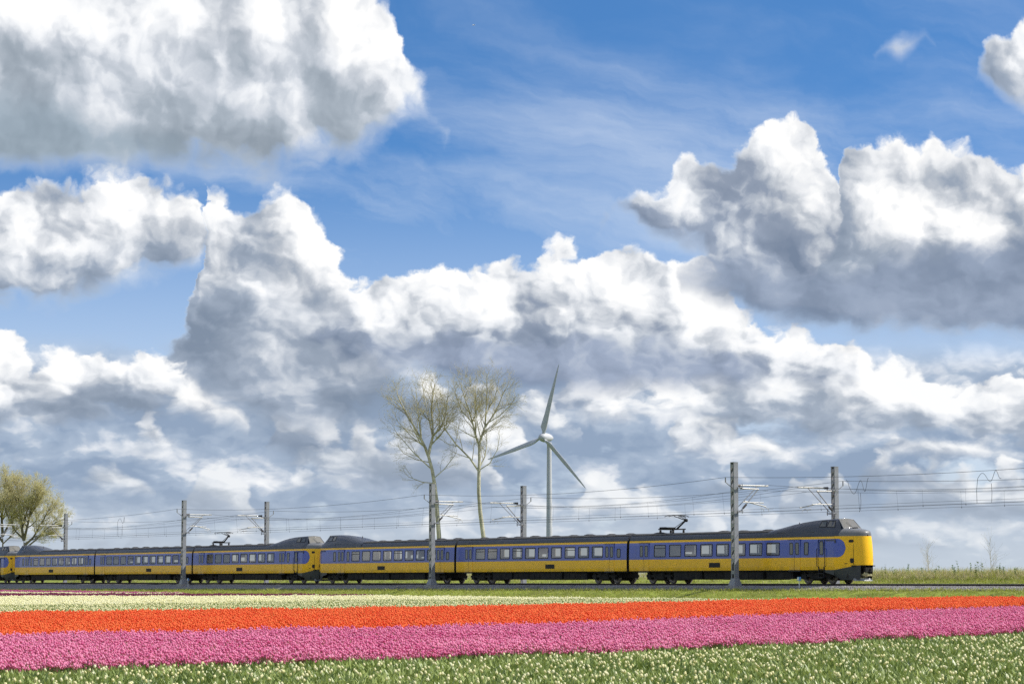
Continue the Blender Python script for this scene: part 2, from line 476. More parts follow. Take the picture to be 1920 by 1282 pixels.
class MB:
    """collects faces of one mesh object"""
    def __init__(self):
        self.v, self.f, self.m, self.sm = [], [], [], []

    def add(self, verts, faces, mat=0, smooth=False):
        o = len(self.v)
        self.v += [tuple(p) for p in verts]
        for f in faces:
            self.f.append(tuple(i + o for i in f))
            self.m.append(mat)
            self.sm.append(smooth)
        return self

    def quad(self, a, b, c, d, mat=0):
        return self.add((a, b, c, d), ((0, 1, 2, 3),), mat)

    def box(self, x0, x1, y0, y1, z0, z1, mat=0):
        v = [(x, y, z) for z in (z0, z1) for y in (y0, y1) for x in (x0, x1)]
        return self.add(v, ((0, 2, 3, 1), (4, 5, 7, 6), (0, 1, 5, 4), (2, 6, 7, 3), (0, 4, 6, 2), (1, 3, 7, 5)), mat)

    def tube(self, pts, r, n=6, mat=0, smooth=True, cap=True):
        pts = [Vector(p) for p in pts]
        rs = r if isinstance(r, (list, tuple)) else [r] * len(pts)
        vs, fs = [], []
        ref = None
        for i, p in enumerate(pts):
            d = (pts[min(i + 1, len(pts) - 1)] - pts[max(i - 1, 0)])
            d = d.normalized() if d.length > 1e-9 else Vector((0, 0, 1))
            if ref is None:
                ref = Vector((1, 0, 0)) if abs(d.x) < 0.8 else Vector((0, 1, 0))
            u = (ref - d * ref.dot(d)).normalized()
            w = d.cross(u)
            ref = u
            for k in range(n):
                a = 2 * math.pi * k / n
                vs.append(p + (u * math.cos(a) + w * math.sin(a)) * rs[i])
        for i in range(len(pts) - 1):
            for k in range(n):
                a, b = i * n + k, i * n + (k + 1) % n
                fs.append((a, b, b + n, a + n))
        self.add(vs, fs, mat, smooth)
        if cap:
            o = len(pts) - 1
            self.add([vs[k] for k in range(n)], (tuple(reversed(range(n))),), mat)
            self.add([vs[o * n + k] for k in range(n)], (tuple(range(n)),), mat)
        return self

    def lathe(self, prof, n=16, mat=0, axis='Z', at=(0, 0, 0), smooth=True):
        vs, fs = [], []
        for r, h in prof:
            for k in range(n):
                a = 2 * math.pi * k / n
                c, s = r * math.cos(a), r * math.sin(a)
                p = {'Z': (c, s, h), 'Y': (c, h, s), 'X': (h, c, s)}[axis]
                vs.append((p[0] + at[0], p[1] + at[1], p[2] + at[2]))
        for i in range(len(prof) - 1):
            for k in range(n):
                a, b = i * n + k, i * n + (k + 1) % n
                fs.append((a, b, b + n, a + n))
        return self.add(vs, fs, mat, smooth)

    def mesh(self, name, mats):
        me = bpy.data.meshes.new(name)
        me.from_pydata(self.v, [], self.f)
        for m in (mats if isinstance(mats, (list, tuple)) else [mats]):
            me.materials.append(m)
        me.polygons.foreach_set('material_index', self.m)
        me.polygons.foreach_set('use_smooth', self.sm)
        me.update()
        return me

    def build(self, name, mats, parent=None):
        return link(name, self.mesh(name, mats), parent)


def link(name, me, parent=None):
    o = bpy.data.objects.new(name, me)
    coll.objects.link(o)
    if parent is not None:
        o.parent = parent
    return o


def tag(o, label=None, cat=None, group=None, kind=None):
    for k, v in (('label', label), ('category', cat), ('group', group), ('kind', kind)):
        if v:
            o[k] = v
    return o


def empty(name, loc=(0, 0, 0), rz=0.0):
    o = bpy.data.objects.new(name, None)
    o.empty_display_size = 0.3
    coll.objects.link(o)
    o.location = loc
    o.rotation_euler = (0, 0, rz)
    return o


def on_track(o, t=0.0, y=0.0, z=0.0):
    o.location = trk(t, y, z)
    o.rotation_euler = (0, 0, TRACK_ROT)
    return o


def material(name, color, rough=0.6, spec=0.5, metal=0.0, var=0.0, scale=3.0, dirt=None, bump=0.0, bscale=30.0, coat=0.0, object_space=True, translucent=0.0, detail=5.0):
    """principled surface with procedural colour variation (var), a dirt tint and fine relief"""
    m = bpy.data.materials.new(name)
    m.use_nodes = True
    t = m.node_tree
    b = t.nodes['Principled BSDF']
    b.inputs['Roughness'].default_value = rough
    b.inputs['Specular IOR Level'].default_value = spec
    b.inputs['Metallic'].default_value = metal
    b.inputs['Coat Weight'].default_value = coat
    b.inputs['Coat Roughness'].default_value = 0.06
    tc = t.nodes.new('ShaderNodeTexCoord')
    vec = tc.outputs['Object']
    if not object_space:
        g = t.nodes.new('ShaderNodeNewGeometry')
        vec = g.outputs['Position']
    b.inputs['Base Color'].default_value = (*color, 1)
    col = None
    if var or dirt:
        n = noise(t, vec, scale, detail=detail, rough=0.6, dim='3D')
        lo = tuple(c * (1 - var) for c in color)
        hi = tuple(min(1, c * (1 + var)) for c in color)
        col = ramp(t, n, [(0.3, lo), (0.7, hi)])
        if dirt:
            n2 = noise(t, vec, scale * 0.37, detail=6, rough=0.65, dim='3D')
            col = mix_color(t, n2.step(0.5, 0.75, 0.0, dirt[1]), col, dirt[0])
        t.links.new(col, b.inputs['Base Color'])
    if bump:
        nb = noise(t, vec, bscale, detail=4, dim='3D')
        bp = t.nodes.new('ShaderNodeBump')
        bp.inputs['Strength'].default_value = bump
        t.links.new(nb.s, bp.inputs['Height'])
        t.links.new(bp.outputs[0], b.inputs['Normal'])
    if translucent:
        tr = t.nodes.new('ShaderNodeBsdfTranslucent')
        if col is not None:
            t.links.new(col, tr.inputs[0])
        else:
            tr.inputs[0].default_value = (*color, 1)
        mx = t.nodes.new('ShaderNodeMixShader')
        mx.inputs[0].default_value = translucent
        t.links.new(b.outputs[0], mx.inputs[1])
        t.links.new(tr.outputs[0], mx.inputs[2])
        t.links.new(mx.outputs[0], t.nodes['Material Output'].inputs[0])
    return m


def plant_material(name, a, b_, translucent=0.3, scale=0.35, rough=0.55, spec=0.3):
    """leaf or petal colour that wanders between two tones, from plant to plant and over the field"""
    m = bpy.data.materials.new(name)
    m.use_nodes = True
    t = m.node_tree
    b = t.nodes['Principled BSDF']
    b.inputs['Roughness'].default_value = rough
    b.inputs['Specular IOR Level'].default_value = spec
    g = t.nodes.new('ShaderNodeNewGeometry')
    oi = t.nodes.new('ShaderNodeObjectInfo')
    n = noise(t, g.outputs['Position'], scale, detail=3, dim='3D')
    n2 = noise(t, g.outputs['Position'], 9.0, detail=2, dim='3D')
    f = (n - 0.5) * 0.9 + (n2 - 0.5) * 1.1 + (Sock(t, oi.outputs['Random']) - 0.5) * 0.5 + 0.5
    col = mix_color(t, f.clamp(), a, b_)
    t.links.new(col, b.inputs['Base Color'])
    tr = t.nodes.new('ShaderNodeBsdfTranslucent')
    t.links.new(col, tr.inputs[0])
    mx = t.nodes.new('ShaderNodeMixShader')
    mx.inputs[0].default_value = translucent
    t.links.new(b.outputs[0], mx.inputs[1])
    t.links.new(tr.outputs[0], mx.inputs[2])
    t.links.new(mx.outputs[0], t.nodes['Material Output'].inputs[0])
    return m


def two_sided(m, inside, rough=0.8):
    """the lining of a hollow shell: faces seen from behind take another colour"""
    t = m.node_tree
    g = t.nodes.new('ShaderNodeNewGeometry')
    d = t.nodes.new('ShaderNodeBsdfDiffuse')
    d.inputs[0].default_value = (*inside, 1)
    mx = t.nodes.new('ShaderNodeMixShader')
    out = t.nodes['Material Output'].inputs[0]
    src = out.links[0].from_socket
    t.links.new(g.outputs['Backfacing'], mx.inputs[0])
    t.links.new(src, mx.inputs[1])
    t.links.new(d.outputs[0], mx.inputs[2])
    t.links.new(mx.outputs[0], out)
    return m


M = {}
M['soil'] = material('field_soil', (0.055, 0.048, 0.03), 0.9, 0.2, var=0.4, scale=2.0, bump=0.3, bscale=20, object_space=False)
M['turf'] = material('turf', (0.23, 0.27, 0.045), 0.85, 0.2, var=0.45, scale=0.6, dirt=((0.17, 0.16, 0.06), 0.6), bump=0.5, bscale=14, object_space=False)
M['farland'] = material('far_fields', (0.09, 0.12, 0.035), 0.9, 0.2, var=0.3, scale=0.02, object_space=False)
M['ballast'] = material('ballast_bed', (0.21, 0.205, 0.20), 0.9, 0.25, var=0.55, scale=9.0, bump=0.9, bscale=14, object_space=False, detail=8)
M['stone'] = plant_material('ballast_stone', (0.13, 0.125, 0.12), (0.40, 0.38, 0.36), translucent=0.0, rough=0.9)
M['rail'] = material('rusty_rail', (0.055, 0.037, 0.026), 0.75, 0.4, var=0.3, scale=2.0)
M['railtop'] = material('polished_rail_head', (0.35, 0.34, 0.33), 0.35, 0.5, metal=0.8)
M['sleeper'] = material('concrete_sleeper', (0.27, 0.26, 0.24), 0.85, 0.3, var=0.2, scale=3)
M['galv'] = material('galvanised_steel', (0.26, 0.27, 0.29), 0.55, 0.4, metal=0.1, var=0.12, scale=1.5, dirt=((0.20, 0.20, 0.20), 0.4))
M['concrete'] = material('concrete_footing', (0.34, 0.33, 0.31), 0.9, 0.2, var=0.25, scale=3, bump=0.2)
M['tube'] = material('bright_tube', (0.50, 0.49, 0.46), 0.45, 0.4, metal=0.2, var=0.08, scale=5)
M['wire'] = material('weathered_wire', (0.05, 0.055, 0.06), 0.6, 0.4)
M['insul'] = material('brown_insulator', (0.055, 0.045, 0.04), 0.4, 0.5)
M['white'] = material('white_sign', (0.75, 0.76, 0.78), 0.5, 0.4, var=0.08, scale=6)
M['blue_sign'] = material('blue_sign', (0.10, 0.25, 0.55), 0.5, 0.4)

# ------------------------------------------------------------------ the ground
def top_plane(x, y):
    """height of the tulip heads over the gently tilted field"""
    return -1.57 + 0.0039 * min(max(y, -50), 330) + 0.0072 * min(max(x, -90), 60)


def border_z(t):
    return -0.45 - 0.0028 * min(max(t, -20.0), 175.0)


def ground_z(t, y):
    """ground height in the railway frame"""
    p = trk(t, y)
    soil = top_plane(p.x, p.y) - 0.40
    if y <= -7.5:
        return soil
    if y <= -4.2:
        k = (y + 7.5) / 3.3
        k = k * k * (3 - 2 * k)
        return soil * (1 - k) + border_z(t) * k
    if y <= 8.4:
        return min(border_z(t), -0.45) - 0.05
    near = min(border_z(t), -0.45)
    if y <= 15.0:
        k = (y - 8.4) / 6.6
        k = k * k * (3 - 2 * k)
        return near * (1 - k) + 0.55 * k
    if y <= 24:
        return 0.55
    return 0.55 - min((y - 24) / 40.0, 1.0) * 1.9


def build_ground():
    ys = [-6500, -2500, -900, -400, -240, -200, -170, -140, -110, -90, -70, -50, -35, -25, -18, -13, -10, -7.5, -6.8, -6.1, -5.5, -4.9, -4.2, -2, 2, 6, 8.4, 9.5, 10.5, 11.5, 12.5, 13.5, 15, 18, 24, 34, 64, 150, 400, 1200, 3000, 8500]
    ts = [-5000, -2000, -700, -300, -150, -90] + list(range(-70, 201, 6)) + [215, 240, 280, 340, 450, 700, 1500, 3500, 7500]
    mb = MB()
    vs = [trk(t, y, ground_z(t, y)) for t in ts for y in ys]
    n = len(ys)
    mb.v = [tuple(v) for v in vs]
    for i in range(len(ts) - 1):
        for j in range(n - 1):
            mb.f.append((i * n + j, i * n + j + 1, (i + 1) * n + j + 1, (i + 1) * n + j))
            ym = (ys[j] + ys[j + 1]) / 2
            mb.m.append(1 if -400 < ym < 64 else 2)
            mb.sm.append(True)
    o = mb.build('ground', [M['soil'], M['turf'], M['farland']])
    # face the normals up
    if o.data.polygons[0].normal.z < 0:
        o.data.flip_normals()
    tag(o, kind='structure')
    return o


ground = build_ground()


def build_ballast():
    mb = MB()
    prof0 = [(-4.25, None), (-3.6, 0.55), (-2.9, 0.85), (-2.2, 1.0), (-0.9, 1.0), (0.9, 1.0), (3.3, 1.0), (5.1, 1.0), (6.4, 1.0), (7.2, 0.7), (8.5, None)]
    ts = [-80, -50] + [-30 + 0.5 * i for i in range(140)] + list(np.arange(40, 201, 2.0))
    n = len(prof0)
    for t in ts:
        bz = border_z(t)
        for y, k in prof0:
            k = 0.0 if k is None else k
            z = bz * (1 - k) - 0.19 * k + (0.02 if k < 0.01 else 0)
            mb.v.append((-t, y + rng.uniform(-.06, .06), z + rng.uniform(-.025, .025)))
    for i in range(len(ts) - 1):
        for j in range(n - 1):
            mb.f.append((i * n + j, (i + 1) * n + j, (i + 1) * n + j + 1, i * n + j + 1))
            mb.m.append(0)
            mb.sm.append(False)
    o = mb.build('ballast', M['ballast'])
    if o.data.polygons[0].normal.z < 0:
        o.data.flip_normals()
    on_track(o)
    tag(o, kind='structure')


build_ballast()

RAIL_PROF = [(-0.075, -0.17), (0.075, -0.17), (0.07, -0.15), (0.012, -0.12), (0.012, -0.045), (0.036, -0.03), (0.036, -0.004), (0.028, 0.0), (-0.028, 0.0), (-0.036, -0.004), (-0.036, -0.03), (-0.012, -0.045), (-0.012, -0.12), (-0.07, -0.15)]


def build_track(yc, label):
    root = on_track(empty('railway_track'), 0, yc, 0)
    tag(root, label, 'railway track', 'parallel railway tracks')
    n = len(RAIL_PROF)
    for s in (-0.7535, 0.7535):
        mb = MB()
        vs = [(x, s + a, b) for x in (80.0, -200.0) for a, b in RAIL_PROF]
        fs = [(k, (k + 1) % n, n + (k + 1) % n, n + k) for k in range(n)]
        mb.add(vs, fs)
        for q in (6, 7, 8):
            mb.m[q] = 1
        mb.build('rail', [M['rail'], M['railtop']], root)
    mb = MB()
    for i in range(160):
        x = 24 - i * 0.6
        mb.box(x - 0.14, x + 0.14, -1.25, 1.25, -0.34, -0.165)
    tag(mb.build('sleepers', M['sleeper'], root), kind='stuff')


build_track(0.0, 'near railway track that the yellow and blue train stands on')
build_track(4.25, 'far railway track behind the train, rails showing past its nose')


# ------------------------------------------------------------------ scattered plants and stones (geometry nodes, real instances)
def scatter(name, pts, rots, scales, sources, label, mat_kind='stuff'):
    """one object whose points each carry one of the source meshes"""
    me = bpy.data.meshes.new(name)
    me.vertices.add(len(pts))
    me.vertices.foreach_set('co', np.asarray(pts, dtype=np.float32).ravel())
    for an, dt, arr in (('rot', 'FLOAT_VECTOR', rots), ('scl', 'FLOAT', scales), ('pick', 'INT', None)):
        a = me.attributes.new(an, dt, 'POINT')
        if an == 'pick':
            a.data.foreach_set('value', nrng.integers(0, len(sources), len(pts)).astype(np.int32))
        elif dt == 'FLOAT_VECTOR':
            a.data.foreach_set('vector', np.asarray(arr, dtype=np.float32).ravel())
        else:
            a.data.foreach_set('value', np.asarray(arr, dtype=np.float32))
    o = link(name, me)
    ng = bpy.data.node_groups.new(name, 'GeometryNodeTree')
    ng.interface.new_socket('Geometry', in_out='INPUT', socket_type='NodeSocketGeometry')
    ng.interface.new_socket('Geometry', in_out='OUTPUT', socket_type='NodeSocketGeometry')
    gi, go = ng.nodes.new('NodeGroupInput'), ng.nodes.new('NodeGroupOutput')
    join = ng.nodes.new('GeometryNodeGeometryToInstance')
    for i, src in enumerate(sources):
        so = bpy.data.objects.new('seed_' + name, src)
        oi = ng.nodes.new('GeometryNodeObjectInfo')
        oi.inputs[0].default_value = so
        ng.links.new(oi.outputs['Geometry'], join.inputs[0])
    iop = ng.nodes.new('GeometryNodeInstanceOnPoints')
    ng.links.new(gi.outputs[0], iop.inputs['Points'])
    ng.links.new(join.outputs[0], iop.inputs['Instance'])
    iop.inputs['Pick Instance'].default_value = True
    for an, dt, sock in (('pick', 'INT', 'Instance Index'), ('rot', 'FLOAT_VECTOR', 'Rotation'), ('scl', 'FLOAT', 'Scale')):
        na = ng.nodes.new('GeometryNodeInputNamedAttribute')
        na.data_type = dt
        na.inputs['Name'].default_value = an
        src = next(s for s in na.outputs if s.enabled and s.name == 'Attribute')
        if an == 'rot':
            er = ng.nodes.new('FunctionNodeEulerToRotation')
            ng.links.new(src, er.inputs[0])
            src = er.outputs[0]
        ng.links.new(src, iop.inputs[sock])
    ng.links.new(iop.outputs[0], go.inputs[0])
    md = o.modifiers.new('scatter', 'NODES')
    md.node_group = ng
    tag(o, label, None, None, mat_kind)
    return o


def in_poly(px, py, poly):
    inside = np.zeros(len(px), bool)
    n = len(poly)
    for i in range(n):
        x0, y0 = poly[i]
        x1, y1 = poly[(i + 1) % n]
        if y0 == y1:
            continue
        c = ((y0 > py) != (y1 > py)) & (px < (x1 - x0) * (py - y0) / (y1 - y0) + x0)
        inside ^= c
    return inside


def fill(poly, pitch, jitter=0.45):
    xs = [p[0] for p in poly]
    ys = [p[1] for p in poly]
    gx, gy = np.meshgrid(np.arange(min(xs), max(xs), pitch), np.arange(min(ys), max(ys), pitch))
    gx, gy = gx.ravel(), gy.ravel()
    gx = gx + nrng.uniform(-jitter, jitter, len(gx)) * pitch
    gy = gy + nrng.uniform(-jitter, jitter, len(gy)) * pitch
    k = in_poly(gx, gy, poly)
    # keep what the eye, or an eye a few steps aside, could see
    k &= np.abs(gx) < 0.27 * gy + 9.0
    return gx[k], gy[k]


def top_arr(x, y):
    return -1.57 + 0.0039 * np.clip(y, -50, 330) + 0.0072 * np.clip(x, -90, 60)


def spin(n, tilt=0.06):
    return np.stack([nrng.normal(0, tilt, n), nrng.normal(0, tilt, n), nrng.uniform(0, 6.283, n)], 1)


# ballast stones on the near shoulder
def stone_mesh(seed):
    r = random.Random(seed)
    bm = bmesh.new()
    bmesh.ops.create_icosphere(bm, subdivisions=1, radius=0.5)
    for v in bm.verts:
        v.co *= r.uniform(0.75, 1.15)
        v.co.z *= 0.8
    me = bpy.data.meshes.new('ballast_stone')
    bm.to_mesh(me)
    bm.free()
    me.materials.append(M['stone'])
    return me


def build_stones():
    n = 26000
    t = nrng.uniform(-24, 62, n)
    y = np.concatenate([nrng.uniform(-4.5, -0.9, n * 4 // 5), nrng.uniform(-0.6, 3.2, n - n * 4 // 5)])
    bz = -0.45 - 0.0028 * np.clip(t, -20, 175)
    k = np.interp(y, [-4.25, -3.6, -2.9, -2.2], [0, 0.55, 0.85, 1.0])
    z = bz * (1 - k) - 0.19 * k
    pts = np.array([trk(a, b, c) for a, b, c in zip(t, y, z)])
    scatter('ballast_stones', pts, nrng.uniform(0, 6, (n, 3)), nrng.uniform(0.07, 0.15, n), [stone_mesh(i) for i in range(4)],
            'loose grey ballast stones along the near rail')


build_stones()

# ------------------------------------------------------------------ overhead line masts
M['mast_dark'] = M['galv']


def cantilever(root, z_top, sgn, far, rz):
    """tubular arms that carry the messenger and contact wires; sgn = +1 reaches away from the eye"""
    y0 = 0.28 * sgn
    s = sgn
    reach = 3.1
    def piece(name, mat, pts, r, n=6):
        MB().tube(pts, r, n).build(name, M[mat], root)
    piece('top_tube', 'tube', [(-0.30, s * 0.75, 7.20), (-0.30, s * (reach + 0.25), 7.20)], 0.055, 8)
    piece('top_tube', 'tube', [(0.30, s * 0.30, 6.95), (0.30, s * 2.0, 6.92)], 0.055, 8)
    piece('insulator', 'insul', [(-0.30, s * 0.42, 7.20), (-0.30, s * 0.78, 7.20)], 0.085, 8)
    piece('insulator', 'insul', [(0.30, s * 0.55, 5.50), (0.30, s * 0.85, 5.78)], 0.08, 8)
    piece('stay_tube', 'galv', [(0.30, s * 0.30, 5.27), (0.30, s * 0.55, 5.50), (0.30, s * 2.0, 6.95)], 0.040)
    piece('stay_tube', 'galv', [(-0.30, s * 0.30, 5.40), (-0.30, s * 2.35, 7.16)], 0.030)
    piece('registration_arm', 'tube', [(0.30, s * 0.55, 5.95), (0.30, s * 2.45, 5.92)], 0.042)
    piece('registration_arm', 'tube', [(-0.30, s * 1.15, 6.05), (-0.30, s * (reach + 0.05), 5.66)], 0.045)
    for xo in (-0.30, 0.30):
        piece('steady_arm', 'tube', [(xo, s * (reach - 0.55), 5.60), (xo, s * (reach - 0.2), 5.50), (xo, s * (reach - 0.15), 5.32)], 0.018, 5)
    for z in (7.03, 5.27):
        mb = MB()
        mb.box(-0.42, 0.42, s * 0.20 - 0.03, s * 0.20 + 0.06, z - 0.05, z + 0.05)
        for xo in (-0.36, 0.36):
            mb.box(xo - 0.04, xo + 0.04, min(0, s * 0.5), max(0, s * 0.5), z - 0.04, z + 0.04)
            mb.tube([(xo, s * 0.45, z - 0.15), (xo, s * 0.45, z + 0.28)], 0.03, 6)
        mb.build('bracket', M['galv'], root)


ME_BATTEN = MB().box(-0.19, 0.19, 0.0, 0.012, -0.13, 0.13).mesh('batten_plate', M['galv'])


def build_mast(t, y, h, base_z, sgn, label, feeder):
    """battened steel post: two channels joined by plates, so that openings show up the face across the track"""
    root = on_track(empty('catenary_mast'), t, y, 0)
    tag(root, label, 'mast', 'overhead line masts along the railway')
    w, d = 0.21, 0.19
    for s in (-1, 1):                                  # the two channels, webs facing along the track
        mb = MB()
        x = s * w
        mb.box(x - 0.012, x + 0.012, -d, d, base_z, h)
        mb.box(min(x - s * .013, x - s * 0.09), max(x - s * .013, x - s * 0.09), -d, -d + 0.02, base_z, h)
        mb.box(min(x - s * .013, x - s * 0.09), max(x - s * .013, x - s * 0.09), d - 0.02, d, base_z, h)
        mb.build('channel', M['galv'], root)
    z = h - 0.28
    while z > base_z + 0.3:
        for yy in (-d - 0.014, d + 0.002):
            p = link('batten_plate', ME_BATTEN, root)
            p.location = (0, yy, z)
        z -= 0.86
    MB().box(-w - 0.02, w + 0.02, -d - 0.02, d + 0.02, h + 0.002, h + 0.03).build('cap', M['galv'], root)
    # flared foot and concrete footing
    ft = MB()
    fx = 0.40 if sgn > 0 else 0.24
    ft.add([(-fx, -.36, base_z), (fx, -.36, base_z), (fx, .36, base_z), (-fx, .36, base_z),
            (-.23, -.21, base_z + .55), (.23, -.21, base_z + .55), (.23, .21, base_z + .55), (-.23, .21, base_z + .55)],
           ((0, 1, 5, 4), (1, 2, 6, 5), (2, 3, 7, 6), (3, 0, 4, 7)))
    if sgn > 0:
        ft.build('flared_foot', M['galv'], root)
    bl = MB()
    b0, b1 = base_z - 0.75, base_z + 0.03
    bl.add([(-.66, -.6, b0), (.66, -.6, b0), (.66, .6, b0), (-.66, .6, b0), (-.58, -.5, b1), (.58, -.5, b1), (.58, .5, b1), (-.58, .5, b1)],
           ((0, 1, 5, 4), (1, 2, 6, 5), (2, 3, 7, 6), (3, 0, 4, 7), (4, 5, 6, 7)))
    bl.build('concrete_footing', M['concrete'], root)
    cantilever(root, h, sgn, False, 0)
    fz = feeder
    br = MB()
    br.tube([(0, -sgn * 0.2, fz - 0.75), (0, -sgn * 0.8, fz - 0.35)], 0.03, 6)
    br.tube([(0, -sgn * 0.8, fz - 0.38), (0, -sgn * 0.8, fz)], 0.05, 6)
    br.build('feeder_bracket', M['galv'], root)
    return root


NEAR = [(11.28, 8.85), (55.34, 8.70), (107.48, 8.65), (163.5, 8.65)]
FAR = [(12.11, 8.80), (56.31, 8.75), (108.30, 8.70), (165.48, 8.70)]
NEAR_Y, FAR_Y = -2.95, 7.2
near_labels = ['steel catenary mast in front of the leading carriage, nearest and largest of the row',
               'steel catenary mast in front of the middle carriages, beside the leaning bare tree trunk',
               'steel catenary mast in front of the second train unit, small white marker beside its foot',
               'steel catenary mast at the far left edge, only its bright arms showing']
far_labels = ['steel catenary mast rising behind the driving cab at the nose of the train',
              'steel catenary mast behind the train, between the right bare tree and the wind turbine',
              'steel catenary mast behind the train, left of the coupled noses',
              'thin distant catenary mast behind the train beside the yellow-green trees']
for i, (t, h) in enumerate(NEAR):
    build_mast(t, NEAR_Y, h, -0.16, 1, near_labels[i], 7.75)
for i, (t, h) in enumerate(FAR):
    build_mast(t, FAR_Y, h, -0.95, -1, far_labels[i], 7.75)


# ------------------------------------------------------------------ wires
def sag(a, b, s, n=14):
    a, b = Vector(a), Vector(b)
    out = []
    for i in range(n + 1):
        k = i / n
        p = a.lerp(b, k)
        p.z -= s * 4 * k * (1 - k)
        out.append(p)
    return out


def overhead_line(yc, masts, label):
    root = on_track(empty('overhead_line'), 0, 0, 0)
    tag(root, label, 'overhead line', 'overhead lines above the two tracks')
    ts = [masts[0][0] - 50] + [m[0] for m in masts] + [masts[-1][0] + 55]
    cw, cw2, mw, aw = MB(), MB(), MB(), MB()
    drop = MB()
    for i in range(len(ts) - 1):
        a, b = ts[i], ts[i + 1]
        z0, z1 = (0.3, -0.3) if i % 2 else (-0.3, 0.3)
        cw.tube([(-a, yc + z0, 5.30), (-b, yc + z1, 5.30)], 0.009, 4)
        cw2.tube([(-a, yc + z0 + 0.35, 5.52), (-b, yc + z1 - 0.35, 5.52)], 0.009, 4)
        mpts = sag((-a, yc + z0 * .3, 7.25), (-b, yc + z1 * .3, 7.25), 0.95)
        mw.tube(mpts, 0.011, 4)
        aw.tube(sag((-a, yc + 0.25, 6.85), (-b, yc - 0.25, 6.85), 0.60), 0.009, 4)
        n = 9
        for k in range(1, n):
            u = (k + (0.12 if k % 2 else -0.1)) / n
            x = -a + (a - b) * u
            yy = yc + z0 + (z1 - z0) * u
            zt = 7.25 - 0.95 * 4 * u * (1 - u)
            d = MB()
            d.tube([(x, yc + (z0 + (z1 - z0) * u) * .3, zt), (x, yy, 5.30)], 0.0065, 4)
            d.tube([(x, yy, 5.22), (x, yy, 5.34)], 0.02, 5)
            if a < 110:
                d.build('dropper', M['wire'], root)
    cw.build('contact_wire', M['wire'], root)
    cw2.build('contact_wire', M['wire'], root)
    mw.build('messenger_wire', M['wire'], root)
    aw.build('messenger_wire', M['wire'], root)
    return root


line_near = overhead_line(0.0, NEAR, 'overhead line of the near track, whose wire the raised pantograph touches')
line_far = overhead_line(4.25, FAR, 'overhead line of the far track, on the arms that reach left behind the train')


def jumper(root, t, yc, flip):
    """slack cable looping between the wires"""
    pts = []
    for i in range(25):
        k = i / 24
        x = -t + 2.4 * k
        z = 6.95 + 0.25 * k + (0.32 * math.sin(k * math.pi * 3.6) if flip else -0.45 * math.sin(k * math.pi * 3.6 - 0.4))
        pts.append((x, yc + 0.2 * math.sin(4 * k), z))
    pts = ([(-t - 0.1, yc, 5.32), (-t - 0.12, yc, 6.2)] if flip else [(-t - 0.3, yc, 7.6), (-t - 0.1, yc, 7.45)]) + pts
    MB().tube(pts, 0.015, 5).build('jumper_cable', M['wire'], root)
    MB().tube([(-t + 1.3, yc, 6.6), (-t + 1.35, yc, 6.0), (-t + 1.3, yc, 5.32)], 0.014, 5).build('jumper_cable', M['wire'], root)


jumper(line_far, 6.9, 4.25, False)
jumper(line_near, -11.5, 0.0, True)
jumper(line_near, 132.0, 0.0, True)

for yc, masts, sgn, lab in ((NEAR_Y, NEAR, 1, 'feeder wire strung along the heads of the near masts'), (FAR_Y, FAR, -1, 'feeder wire strung along the heads of the far masts')):
    mb = MB()
    ts = [masts[0][0] - 50] + [m[0] for m in masts] + [masts[-1][0] + 55]
    for i in range(len(ts) - 1):
        mb.tube(sag((-ts[i], yc - sgn * 0.8, 7.75), (-ts[i + 1], yc - sgn * 0.8, 7.75), 0.55), 0.013, 4)
    o = mb.build('feeder_wire', M['wire'])
    on_track(o)
    tag(o, lab, 'wire', 'feeder wires along the masts')

# ------------------------------------------------------------------ small trackside things
def marker(t, y, label):
    root = on_track(empty('track_marker'), t, y, 0)
    tag(root, label, 'marker', 'white markers beside the track')
    MB().tube([(0, 0, -0.6), (0, 0, 0.22)], 0.03, 6).build('post', M['white'], root)
    MB().box(-0.16, 0.16, -0.05, 0.05, 0.222, 0.48).build('plate', M['blue_sign'], root)
    MB().box(-0.13, 0.02, -0.056, -0.051, 0.25, 0.45).build('face', M['white'], root)


marker(2.99, -3.6, 'short white marker post below the front wheels of the leading carriage')
marker(104.87, -3.6, 'short white marker post just right of the third mast foot')
b = empty('cabinet', trk(-7.2, 9.6, -0.25), TRACK_ROT)
tag(b, 'small white box standing in the grass right of the train', 'box')
MB().box(-0.22, 0.22, -0.18, 0.18, -0.2, 0.42).build('case', M['white'], b)
MB().box(-0.25, 0.25, -0.21, 0.21, 0.423, 0.46).build('lid', M['concrete'], b)
for t, lab in ((77.3, 'pale stick leaning on the ballast below the coupled noses'), (156.5, 'pale stick leaning on the ballast at the left edge')):
    p = trk(t, -4.1, 0)
    o = MB().tube([(-0.5, 0, -0.12), (0.1, 0, 0.12), (0.5, 0.05, 0.32)], [0.035, 0.03, 0.02], 6).build('leaning_stick', M['sleeper'])
    o.location = (p.x, p.y, -0.62)
    o.rotation_euler = (0, 0, -0.3)
    tag(o, lab, 'stick', 'leaning sticks beside the track')

# ------------------------------------------------------------------ the train
M['yellow'] = two_sided(material('yellow_paint', (0.95, 0.53, 0.003), 0.38, 0.35, var=0.04, scale=1.2, coat=0.2, dirt=((0.72, 0.38, 0.008), 0.3)), (0.62, 0.60, 0.54))
M['blue'] = two_sided(material('blue_paint', (0.055, 0.095, 0.46), 0.28, 0.5, var=0.05, scale=1.2, coat=0.45, dirt=((0.05, 0.07, 0.24), 0.25)), (0.62, 0.60, 0.54))


